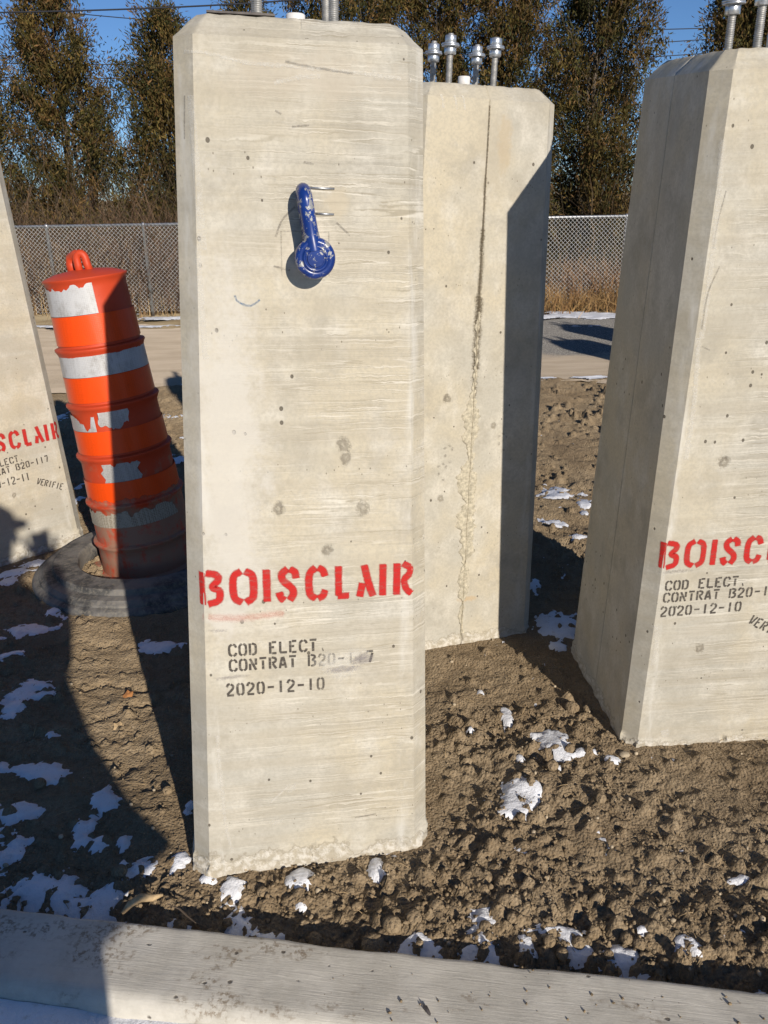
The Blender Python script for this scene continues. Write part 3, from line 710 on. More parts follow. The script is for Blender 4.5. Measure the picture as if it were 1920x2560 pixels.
# stencil alphabet: strokes in a unit box
G = {
 'B': [[(.06, 1), (.06, 0)], [(.34, 1), (.78, .93), (.86, .76), (.58, .54), (.9, .40), (.84, .1), (.38, 0)]],
 'O': [[(.40, 1), (.14, .86), (.08, .5), (.14, .14), (.40, 0)], [(.62, 1), (.88, .86), (.93, .5), (.88, .14), (.62, 0)]],
 'I': [[(.5, 1), (.5, 0)]],
 'S': [[(.48, 1), (.2, .86), (.26, .64), (.72, .38), (.80, .18), (.62, 0)], [(.66, 1), (.90, .90), (.96, .72)], [(.04, .24), (.12, .08), (.28, .0)]],
 'C': [[(.42, 1), (.14, .84), (.07, .5), (.14, .14), (.42, 0)], [(.62, 1), (.84, .92), (.96, .74)], [(.62, 0), (.84, .07), (.96, .24)]],
 'L': [[(.12, 1), (.12, .06)], [(.12, .03), (.96, .03)]],
 'A': [[(.34, 1), (.52, .62), (.70, .30), (.92, 0)], [(.04, 0), (.22, .40)]],
 'R': [[(.06, 1), (.06, 0)], [(.46, 1), (.86, .86), (.82, .66), (.52, .46), (.66, .16), (.96, 0)]],
 'r': [[(.10, 1), (.10, 0)], [(.38, 1), (.85, .9), (.82, .62), (.42, .5)], [(.5, .4), (.92, 0)]],
 'a': [[(.42, .95), (.10, 0)], [(.58, 1), (.92, 0)], [(.40, .28), (.62, .28)]],
 'D': [[(.12, 1), (.12, 0)], [(.42, 1), (.82, .86), (.88, .5), (.82, .14), (.42, 0)]],
 'E': [[(.12, 1), (.12, 0)], [(.38, 1), (.9, 1)], [(.34, .55), (.6, .55)], [(.38, 0), (.9, 0)]],
 'F': [[(.12, 1), (.12, 0)], [(.38, 1), (.9, 1)], [(.34, .52), (.62, .52)]],
 'T': [[(.08, 1), (.92, 1)], [(.5, .78), (.5, 0)]],
 'N': [[(.10, .55), (.10, 0)], [(.12, 1), (.86, 0)], [(.88, 1), (.88, .46)]],
 'V': [[(.08, 1), (.38, 0)], [(.92, 1), (.62, .1)]],
 '2': [[(.08, .76), (.25, .98), (.45, 1)], [(.62, .98), (.88, .82), (.8, .56), (.3, .22), (.12, .1)], [(.10, 0), (.92, 0)]],
 '0': [[(.40, 1), (.16, .86), (.12, .5), (.16, .14), (.40, 0)], [(.62, 1), (.84, .86), (.89, .5), (.84, .14), (.62, 0)]],
 '1': [[(.5, 1), (.5, 0)]], '7': [[(.1, 1), (.9, 1)], [(.84, .82), (.5, 0)]], '-': [[(.12, .5), (.88, .5)]], '.': [[(.42, .06), (.52, .08)]], ' ': [],
}
def small_text(d, txt, u, v, h_, pitch, w=.0046, rot=0.0, fe=.0012, amp=1.0, amps=None):
    for i, ch in enumerate(txt):
        key = {'R': 'r', 'A': 'a'}.get(ch, ch)
        for st in G[key]:
            pts = []
            for (x, y) in st:
                a = i * pitch + x * pitch * .76; b = y * h_
                pts.append((u + a * math.cos(rot) - b * math.sin(rot), v + a * math.sin(rot) + b * math.cos(rot)))
            d.stroke(pts, .0085 if ch == '.' else w, fe, len(pts) > 2, amp if amps is None else amps[i])
NAME_BOX = [('B', -.238, -.181), ('O', -.174, -.110), ('I', -.099, -.086), ('S', -.074, -.022), ('C', -.012, .040), ('L', .052, .090), ('A', .100, .146), ('I', .151, .166), ('R', .181, .230)]
def name_letters(root, du, v0, v1):
    for i in range(9):
        d = Decal(); big_name(d, du, v0, v1, only=i); d.build('stencilled_letter', 'red', root)
def big_name(d, du, v0, v1, w=.0130, only=None):
    for i, (ch, a, b) in enumerate(NAME_BOX):
        if only is not None and i != only: continue
        a += du; b += du
        for k, st in enumerate(G[ch]):
            ins = w / 2
            pts = [(a + ins + x * (b - a - 2 * ins) if b - a > .02 else (a + b) / 2, v0 + ins * .6 + y * (v1 - v0 - ins * 1.2)) for x, y in st]
            d.stroke(pts, w * random.uniform(.93, 1.05), .0042, len(pts) > 2)

# anchor bolt (shared meshes): rod with thread ridges, two nuts, two washers
def bolt_meshes():
    prof = [(0, -.02)] ; z = -.02
    while z < .139:
        prof += [(.0098, z), (.0098, z + .0007), (.0080, z + .0019), (.0080, z + .0023)]; z += .0036
    prof += [(.0075, .143), (0, .143)]
    rod = lathe(prof, 14)
    h_ = .0205
    nut = lathe([(.0090, 0), (.0172, 0), (.0180, .0008), (.0180, h_ - .0008), (.0172, h_), (.0090, h_)], 6)
    ws = lathe([(.0100, 0), (.0256, 0), (.0262, .0010), (.0262, .0032), (.0256, .0042), (.0100, .0042)], 28)
    return rod, nut, ws
ROD, NUT, WSH = bolt_meshes()
BOLT = {}
def share(key, vf, mat, smooth):
    if key not in BOLT:
        o = mesh_obj(key, vf[0], vf[1], mat, None, smooth); BOLT[key] = o.data; bpy.data.objects.remove(o)
    return BOLT[key]
def child(name, data, parent, loc=(0, 0, 0), rz=0):
    o = bpy.data.objects.new(name, data); col.objects.link(o); o.parent = parent; o.location = loc; o.rotation_euler = (0, 0, rz); return o
def bolts(root, half=.0725, turn=0.0):
    rd, nt, ws = share('anchor_bolt', ROD, 'rod', False), share('nut', NUT, 'zinc', False), share('washer', WSH, 'zinc', False)
    for k, (sx, sy) in enumerate(((-1, -1), (1, -1), (-1, 1), (1, 1))):
        b = child('anchor_bolt', rd, root, (sx * half, sy * half, HH), 0)
        z = .088 + .003 * math.sin(k * 2.1)
        child('nut', nt, b, (0, 0, z), turn + k * .5); child('washer', ws, b, (.0006, 0, z + .0206)); child('washer', ws, b, (-.0006, .0004, z + .0249)); child('nut', nt, b, (0, 0, z + .0292), turn + .4 + k * .33)
    v, f_ = lathe([(0, .0), (.0190, 0), (.0190, .040), (.0172, .042), (0, .042)], 24)
    o = mesh_obj('conduit_cap', v, f_, 'pvc', root, False); o.location = (0.004, -.002, HH)

def footing(pose, label, lines, seed, seams, holes=(), stains=(), full=True):
    x, y, yaw, tx, ty = pose
    r = empty('concrete_footing'); r.matrix_world = Matrix.Translation((x, y, 0)) @ Matrix.Rotation(-ty, 4, 'X') @ Matrix.Rotation(tx, 4, 'Y') @ Matrix.Rotation(yaw, 4, 'Z')
    tag(r, label, 'concrete footing', 'precast concrete footings')
    footing_mesh('body', seams, seed, concrete('cast_concrete', lines, seed, holes, 1, stains), r)
    bolts(r, turn=seed)
    return r

# main footing
FM = footing(FOOT['M'], 'pale concrete footing in the middle with blue shackle and red BOISCLAIR stencil', 1.0, 1, (1, 3),
             holes=[(.072, 1.020, .013), (.076, .993, .0105), (-.064, .888, .012), (.113, .883, .013), (.037, .792, .010)],
             stains=[(.06, 1.49, .03, .035, (.50, .43, .31), .6), (0.0, 1.40, .06, .07, (.66, .61, .51), .6), (0, 1.70, .2, .05, (.48, .42, .33), .5), (-.16, 1.0, .09, .5, (.58, .55, .49), .7)])
name_letters(FM, 0, .679, .757)
d = Decal(); small_text(d, 'COD ELECT.', -.179, .557, .027, .0219, amps=[1] * 9 + [.6]); d.build('stencilled_client', 'black', FM)
d = Decal(); small_text(d, 'CONTRAT B20-117', -.179, .520, .027, .0216, amps=[1] * 8 + [.85, .55, .55, .8, .5, .35, .9]); d.build('stencilled_contract', 'black', FM)
d = Decal(); small_text(d, '2020-12-10', -.188, .460, .028, .0222, amps=[1] * 8 + [.9, .7]); d.build('stencilled_date', 'black', FM)
d = Decal(); d.blob(.060, .515, .07, .034, .95, -.25, seed=3, off=.0017); d.blob(.10, .545, .04, .016, .8, .2, seed=8, off=.0019)
d.blob(-.05, .205, .02, .012, .8, .6, seed=4); d.blob(-.085, .115, .022, .012, .75, .3, seed=5); d.stroke([(-.10, .17), (-.055, .215)], .003, .002, False, .9)
d.stroke([(-.213, .36), (-.212, .30), (-.209, .22), (-.205, .12), (-.19, .03)], .006, .004, True, .8)
for (a, b, c, e, w) in ((-.21, 1.73, -.10, 1.715, .004), (-.10, 1.715, .20, 1.700, .005), (-.05, 1.685, .03, 1.70, .006), (-.2, 1.66, -.19, 1.4, .014), (-.20, 1.40, -.195, 1.2, .010)):
    d.stroke([(a, b), ((a + c) / 2, (b + e) / 2 + .003), (c, e)], w, .003, True, .75)
d.build('white_scrapes', 'chalk', FM)
d = Decal(); d.blob(.115, .530, .032, .017, .95, .25, seed=11, off=.0021); d.blob(.075, .508, .05, .010, .8, .05, seed=12, off=.0023); d.blob(-.175, .505, .05, .006, .6, .05, seed=13); d.blob(-.20, .62, .03, .006, .5, 0, seed=15)
d.build('grey_smears', 'smear', FM)
d = Decal(); d.stroke([(-.228, .653), (-.15, .646), (-.06, .652)], .011, .008, True, .75); d.build('red_overspray', 'redsmear', FM)
d = Decal()
for st in ([(-.055, 1.425), (-.042, 1.455), (-.018, 1.478)], [(.0, 1.556), (.018, 1.553)], [(-.02, 1.615), (.01, 1.618)], [(-.22, 1.59), (-.215, 1.66)], [(-.06, 1.372), (-.03, 1.365)], [(.06, 1.452), (.085, 1.43)], [(-.05, 1.64), (-.04, 1.635)], [(-.03, 1.72), (.02, 1.713), (.09, 1.706)], [(.10, .105), (.15, .11)]):
    d.stroke(st, .0032, .0012, len(st) > 2, .8)
d.build('dark_scuffs', 'greymark', FM)
d = Decal(); d.stroke([(-.135, 1.318), (-.13, 1.307), (-.115, 1.300), (-.103, 1.300), (-.088, 1.310)], .003, .0015, True, .9); d.build('blue_mark', 'bluemark', FM)
# mortar patches left by the lifting pocket, with the two wire staples
d = Decal()
for bx in ((-.045, .045, 1.355, 1.435),):
    a, b, c, e = bx; d.stroke([(a, c), (a, e)], .002, .001, False, .6); d.stroke([(b, c), (b, e)], .002, .001, False, .6); d.stroke([(a, e), (b, e)], .002, .001, False, .5)
d.build('pocket_outline', 'greymark', FM)
for (u0, u1, v_) in ((.006, .056, 1.512), (.020, .055, 1.467)):
    v, f_ = tube([face_pt(u0, v_ + .0004, .0015), face_pt((u0 + u1) / 2, v_, .0022), face_pt(u1, v_ - .0004, .0012)], .0021, 8); mesh_obj('wire_staple', v, f_, 'galv', FM, True)

# right footing
FR = footing(FOOT['R'], 'concrete footing at the right edge with its shaded side and mould joint showing', 1.0, 2, (1, 3), holes=[(-.10, .885, .013), (-.10, .34, .012)], stains=[(-.10, .4, .05, .03, (.48, .44, .36), .5)])
name_letters(FR, -.002, .596, .674)
d = Decal(); small_text(d, 'COD ELECT.', -.214, .531, .027, .0226); d.build('stencilled_client', 'black', FR)
d = Decal(); small_text(d, 'CONTRAT B20-117', -.216, .495, .027, .0226); d.build('stencilled_contract', 'black', FR)
d = Decal(); small_text(d, '2020-12-10', -.220, .452, .028, .0228); d.build('stencilled_date', 'black', FR)
d = Decal(); small_text(d, 'VERIFIE', .028, .413, .026, .0205, rot=-.55, amp=.9); d.build('stencilled_check', 'black', FR)
d = Decal(); d.blob(-.19, .586, .06, .006, .6, .02, seed=22); d.build('grey_smears', 'smear', FR)
d = Decal(); d.stroke([(-.17, .07), (-.165, .05)], .02, .006, False, .9)
for (a, b, e) in ((-.193, 1.2, 1.62), (-.197, .9, 1.2), (-.226, .3, .42)): d.stroke([(a, b), (a + .004, (b + e) / 2), (a - .003, e)], .010, .005, True, .75)
d.build('white_scrapes', 'chalk', FR)
d = Decal()
for st in ([(-.175, 1.52), (-.185, 1.46), (-.19, 1.40)], [(-.17, 1.36), (-.19, 1.30), (-.195, 1.22)], [(.0, 1.40), (-.012, 1.37), (.01, 1.368)], [(-.19, 1.18), (-.17, 1.17)]): d.stroke(st, .003, .001, True, .7)
d.build('dark_scuffs', 'greymark', FR)

# rear footing with the leaking mould joint
FS = footing(FOOT['S'], 'concrete footing behind the middle one, crusty joint and diagonal shadow on its face', 0.0, 3, (0, 2),
             holes=[(-.093, .887, .012), (.075, .790, .009), (-.10, .55, .010)],
             stains=[(.02, 1.60, .06, .13, (.42, .37, .28), .5), (.055, 1.64, .022, .09, (.48, .36, .21), .32), (.01, .17, .05, .012, (.50, .36, .20), .6)])
rg = np.random.default_rng(5); V = []; C = []
zz = np.arange(.02, 1.16, .0045); nrow = len(zz)
for i, z in enumerate(zz):
    b = .007 + .017 * max(0, math.sin((z - .12) / .5 * 1.9)) ** .7 * (z < .95) + .012 * math.exp(-((z - .80) / .05) ** 2)
    wl = max(.003, b * (1.0 + 1.5 * float(fbm(np.array(z * 26), np.array(1.0), 1, 3, .6, 1))) + .009 * float(fbm(np.array(z * 110), np.array(3.), 1, 2, .6, 2)))
    wr = max(.003, b * .85 * (1.0 + 1.5 * float(fbm(np.array(z * 29), np.array(7.0), 1, 3, .6, 4))) + .009 * float(fbm(np.array(z * 120), np.array(4.), 1, 2, .6, 5)))
    t_ = .0042
    for (u, o_) in ((-wl, -.001), (-wl * .93, t_ * .7), (-wl * .6, t_ * rg.uniform(.7, 1.1)), (-.0022, t_ * .8), (0, .0002), (.0022, t_ * .8), (wr * .6, t_ * rg.uniform(.7, 1.1)), (wr * .93, t_ * .7), (wr, -.001)):
        V.append(face_pt(u + .001 * math.sin(z * 40), z, o_))
mesh_obj('joint_crust', V, grid_faces(nrow, 9), 'crust', FS, False)
d = Decal(); wz = np.linspace(.05, 1.74, 60); wu = .0022 * fbm(wz * 17, wz * 0 + 2, 1, 3, .6, 3)
d.stroke([(float(a), float(b)) for a, b in zip(wu, wz)], .0030, .002, True, .95, off=.0014)
for z0_, z1_, w__, am_ in ((.86, 1.02, .010, .8), (.98, 1.20, .015, .9), (1.12, 1.40, .009, .85), (1.34, 1.55, .006, .6)):
    wz = np.linspace(z0_, z1_, 14); d.stroke([(float(.003 * fbm(np.array(a * 23), np.array(5.), 1, 3, .6, 6)), float(a)) for a in wz], w__, w__ * .8, True, am_)
d.build('joint_dirt', m_paint('joint_dirt', (.12, .095, .06), .75, .85, 1.4), FS)
d = Decal()
for (u, v_) in ((.11, .75), (-.08, .72), (-.10, .66)):
    for k in range(5): d.blob(u + .014 * math.cos(k * 1.3), v_ + .02 * math.sin(k * 1.1) - .006 * k, .006, .008, .8, k, seed=k + 30)
d.build('dark_scuffs', 'greymark', FS)
d = Decal()
for u in (-.145, -.105, -.08): d.stroke([(u - .006, HH - CT + .004), (u, HH - CT - .008), (u + .004, HH - CT - .03)], .005, .002, True, .8)
d.build('white_runs', 'chalk', FS)

# left footing
FL = footing(FOOT['L'], 'concrete footing cut off by the left edge, beside the traffic barrel', 0.15, 4, (1, 3), holes=[(-.005, .29, .009), (.0, .95, .011)])
name_letters(FL, .030, .492, .570)
d = Decal(); small_text(d, 'COD ELECT.', -.147, .426, .027, .0218, rot=.04); d.build('stencilled_client', 'black', FL)
d = Decal(); small_text(d, 'CONTRAT B20-117', -.147, .390, .027, .0218, rot=.04); d.build('stencilled_contract', 'black', FL)
d = Decal(); small_text(d, '2020-12-11', -.134, .338, .032, .0216, rot=.02); d.build('stencilled_date', 'black', FL)
d = Decal(); small_text(d, 'VERIFIE', .100, .315, .027, .0182, rot=-.48, amp=.85); d.build('stencilled_check', 'black', FL)
# two more footings of the same delivery stand beyond the right edge; their shadows reach the road
footing((3.95, 4.45, .2, 0, 0), 'concrete footing standing beyond the right edge, nearer the kerb', .6, 5, (1, 3))
footing((4.25, 5.55, -.1, 0, 0), 'concrete footing standing beyond the right edge, nearer the road', .6, 6, (1, 3))

# thin steel strip on top of the main footing
T0 = FM.matrix_world
v, f_ = box(-.165, -.045, -.180, -.140, HH + .0025, HH + .0060)
o = mesh_obj('steel_strip', v, f_, 'steel'); o.matrix_world = T0; tag(o, 'thin dark steel strip lying on top of the middle footing', 'steel strip')

# ------------------------------------------------------------------ lifting shackle
sh = empty('lifting_shackle'); sh.matrix_world = T0 @ Matrix.Translation(face_pt(.014, 1.39, 0)); tag(sh, 'chipped blue lifting shackle on the middle footing', 'shackle')
# local: x along face, y into the block (negative = proud), z up
D1, D2, RB = -.010, -.056, .0135
pth = []; top = np.array([-.016, 0, .098]); cdep = (D1 + D2) / 2; rU = (D1 - D2) / 2
for t in np.linspace(.14, 1, 9): pth.append((top[0] * t, D1, top[2] * t))
for a in np.linspace(0, math.pi, 13)[1:-1]: pth.append((top[0] - .003 * math.sin(a), cdep + rU * math.cos(a), top[2] + rU * .8 * math.sin(a)))
for t in np.linspace(1, .14, 9): pth.append((top[0] * t, D2, top[2] * t))
pth = np.array(pth); s_ = np.linspace(0, 1, len(pth)); rad = RB * (1 + .28 * np.exp(-(s_ / .07) ** 2) + .28 * np.exp(-((1 - s_) / .07) ** 2))
tv, tf = tube(pth, rad, 16)
def ear(yc, th, R):
    pr = [(.0, -th / 2), (.015, -th / 2), (.0165, -th / 2 - .0000), (.0235, -th / 2), (.0255, -th / 2 + .0012), (.028, -th / 2 + .0006), (R - .006, -th / 2 + .001), (R - .0015, -th / 2 + .005), (R, 0), (R - .0015, th / 2 - .005), (R - .007, th / 2), (0, th / 2)]
    v, f_ = lathe(pr, 36); return np.stack([v[:, 0], v[:, 2] + yc, v[:, 1]], 1), f_
bow = mesh_obj('bow', *join([(tv, tf), ear(D1, .024, .0355), ear(D2, .026, .0375)]), 'blue', sh, True)
md = bow.modifiers.new('edge', 'EDGE_SPLIT'); md.split_angle = math.radians(40)
v, f_ = lathe([(0, 0), (.0150, 0), (.0158, .001), (.0158, .004), (.0168, .0045), (.0168, .06), (0, .06)], 28)
pin = mesh_obj('pin', np.stack([v[:, 0], v[:, 2] + D2 - .0150, v[:, 1]], 1), f_, 'blue', sh, True)
md = pin.modifiers.new('edge', 'EDGE_SPLIT'); md.split_angle = math.radians(40)
v, f_ = lathe([(.0178, 0), (.0205, -.0022), (.0228, -.0018), (.0240, 0.0006)], 32)
mesh_obj('collar', np.stack([v[:, 0], v[:, 2] + D2 - .0135, v[:, 1]], 1), f_, 'blue', sh, True)

# ------------------------------------------------------------------ traffic barrel and its tyre ring
br = empty('traffic_barrel'); tag(br, 'battered orange traffic barrel with torn white reflective bands, leaning left', 'traffic barrel')
BASE = np.array([-1.03, 3.335, .0]); TOP = np.array([-1.150, 3.345, 1.222]); ax = TOP - BASE; BL = np.linalg.norm(ax)
br.matrix_world = Matrix.Translation(BASE) @ Vector((0, 0, 1)).rotation_difference(Vector(ax)).to_matrix().to_4x4()
seg = [0, .155, .335, .535, .745, .965, BL]                # joints from the ground up
def brad(z): return .206 + (.150 - .206) * z / BL
pr = [(.225, -.01), (.225, .012), (.212, .018)]
for i in range(6):
    a, b = seg[i], seg[i + 1]
    if i > 0: pr += [(brad(a) + .009, a - .010), (brad(a) + .0135, a - .003), (brad(a) + .0125, a + .003), (brad(a) + .003, a + .006), (brad(a) - .003, a + .009)]
    for t in (.06, .3, .5, .7, .9): pr.append((brad(a + (b - a) * t) + (.003 * (t - .5)) - .002, a + .012 + (b - a - .024) * t))
pr += [(brad(BL) + .004, BL - .012), (brad(BL) + .010, BL - .006), (brad(BL) + .010, BL), (brad(BL) - .004, BL + .006), (.11, BL + .018), (.05, BL + .026), (0.0, BL + .028)]
v, f_ = lathe(pr, 72)
v = v + .0015 * np.stack([fbm(v[:, 1] * 9, v[:, 2] * 7, 1, 3, .5, 2), fbm(v[:, 0] * 9, v[:, 2] * 7, 1, 3, .5, 4), 0 * v[:, 0]], 1)
body = mesh_obj('shell', v, f_, 'b_orange', br, True); md = body.modifiers.new('edge', 'EDGE_SPLIT'); md.split_angle = math.radians(50)
def shell_r(z):
    i = max(k for k in range(6) if seg[k] <= z + 1e-6); a, b = seg[i], seg[i + 1]; t = (z - a - .012) / (b - a - .024)
    return brad(a + (b - a) * t) + .003 * (t - .5) - .002
def band(name, z0, z1, a0, a1, mat, torn_top=0, torn_bot=0, seed=0, off=.0042, torn_side=0):
    """sheet on the shell between two angles (0 = towards the viewer, + = right) with torn edges"""
    n = max(10, int((a1 - a0) / .035)); V = []; m = 6
    for i in range(n + 1):
        t = i / n; a = a0 + (a1 - a0) * t
        up = z1 - torn_top * max(0, .5 + 1.6 * float(fbm(np.array(a * 5 + seed), np.array(seed * 1.0), 1, 4, .65, seed % 5)))
        lo = z0 + torn_bot * max(0, .4 + 1.6 * float(fbm(np.array(a * 6 + seed), np.array(seed * 2.0), 1, 4, .65, (seed + 2) % 5)))
        for k in range(m + 1):
            z = lo + (max(up, lo + .002) - lo) * k / m
            aa = a + (torn_side * float(fbm(np.array(z * 40 + seed), np.array(1.), 1, 3, .6, 1)) if i in (0, n) else 0)
            r = shell_r(z) + off; V.append((r * math.sin(aa), -r * math.cos(aa), z))
    return mesh_obj(name, V, grid_faces(n + 1, m + 1), mat, br, True)
def zs(i, t): return seg[i] + .012 + (seg[i + 1] - seg[i] - .024) * t
band('reflective_band', zs(5, .50), zs(5, .97), -1.75, .46, 'b_white', .016, .0, 3)
band('reflective_band', zs(5, .03), zs(5, .49), -3.1, 3.1, 'b_refl')
band('reflective_band', zs(4, .54), zs(4, .98), -3.1, 3.1, 'b_white', .007, 0, 5)
band('reflective_band', zs(4, .03), zs(4, .53), -3.1, 3.1, 'b_refl')
band('reflective_band', zs(3, .55), zs(3, .88), -1.75, -.18, 'b_white', .035, 0, 8, .0055)
band('reflective_band', zs(3, .55), zs(3, .99), -.12, .55, 'b_white', .0, .02, 4, .0042, .10)
band('reflective_band', zs(3, .03), zs(3, .54), -3.1, 3.1, 'b_refl')
band('reflective_band', zs(2, .52), zs(2, .99), -.24, .55, 'b_white', .02, 0, 9, .0042, .12)
band('reflective_band', zs(2, .04), zs(2, .51), -1.3, 3.1, 'b_refl', .0, .01, 2)
band('reflective_band', zs(1, .50), zs(1, .96), -1.45, 1.15, 'b_dirt', .02, .0, 6, .0042, .1)
# loop handle on the lid
hp = [(-.005, -.03, BL + .012), (-.005, -.03, BL + .045)] + [(-.005 + .034 * (1 - math.cos(a)) / 2, -.03, BL + .062 + .024 * math.sin(a)) for a in np.linspace(0, PI, 9)] + [(.030, -.03, BL + .045), (.036, -.03, BL + .012)]
v, f_ = tube(hp, .0150, 12); mesh_obj('handle', v, f_, 'b_orange', br, True)
v, f_ = tube([(-.050, .035, BL + .01), (-.052, .035, BL + .05), (-.046, .033, BL + .072), (-.018, .010, BL + .084), (.008, -.028, BL + .084)], [.024, .022, .021, .017, .015], 12)
mesh_obj('handle', v, f_, 'b_orange', br, True)
v, f_ = box(-.255, -.195, -.05, .03, .0, .03); bevel(mesh_obj('foot_tab', v, f_, 'b_orange', br), .008, 2)

pr = [(.285, .0), (.280, .06), (.284, .072), (.290, .076), (.380, .076), (.384, .072), (.386, .056), (.389, .053), (.424, .050), (.428, .046), (.442, .038), (.445, .029), (.460, .026), (.469, .020), (.474, .010), (.470, -.02)]
v, f_ = lathe(pr, 96); v[:, 2] += .006 * fbm(v[:, 0] * 4, v[:, 1] * 4, 1, 3, .5, 3)
ring = mesh_obj('rubber_ring', v, f_, 'rubber', None, True); ring.location = (-1.03, 3.29, .0); md = ring.modifiers.new('edge', 'EDGE_SPLIT'); md.split_angle = math.radians(30)
tag(ring, 'dusty black rubber ring weighing down the traffic barrel', 'rubber ring')

# ------------------------------------------------------------------ chain link fence
fe = empty('chain_link_fence', (0, 11.75, 0)); tag(fe, 'galvanised chain link fence along the far side of the gravel road', 'fence')
SP = 1.30
for k in range(-3, 11):
    x = -4.47 + SP * (k + 0)
    v, f_ = lathe([(.0, -.1), (.021, -.1), (.021, 1.16), (.026, 1.165), (.026, 1.185), (.012, 1.205), (0, 1.207)], 12)
    o = mesh_obj('post', v, f_, 'galv', fe, True); o.location = (x, .03, 0)
v, f_ = tube([(-9.06, .03, 1.175), (9.06, .03, 1.175)], .019, 10); mesh_obj('top_rail', v, f_, 'galv', fe, True)
# woven wires: each one a zigzag strip of the mesh, knuckled points stand above the rail
cw, n_x = .0283, 640; half_c = cw; nz = 41
x0 = -n_x * cw / 2; z0 = .03; Vw = []; Fw = []
sec = np.array([(math.cos(a), math.sin(a)) for a in (math.pi / 2, math.pi * 7 / 6, math.pi * 11 / 6)]) * .0027
b = 0
for i in range(n_x):
    k = np.arange(nz + 1); zz = z0 + k * half_c
    xx = x0 + (i + (k + i) % 2) * cw                       # swings one half cell and hooks the next wire
    yy = .003 * np.where(k % 2 == 0, 1, -1)
    P = np.stack([xx - half_c, yy, zz], 1)
    V_ = np.concatenate([P + np.array([sx, sy, 0]) for sx, sy in sec]); Vw.append(V_)
    r = np.arange(nz)
    for q in range(3):
        q2 = (q + 1) % 3
        Fw.append(np.stack([b + q * (nz + 1) + r, b + q2 * (nz + 1) + r, b + q2 * (nz + 1) + r + 1, b + q * (nz + 1) + r + 1], 1))
    b += 3 * (nz + 1)
o = mesh_obj('wire_mesh', np.concatenate(Vw), np.concatenate(Fw), 'wire', fe, False); tag(o, kind='stuff')

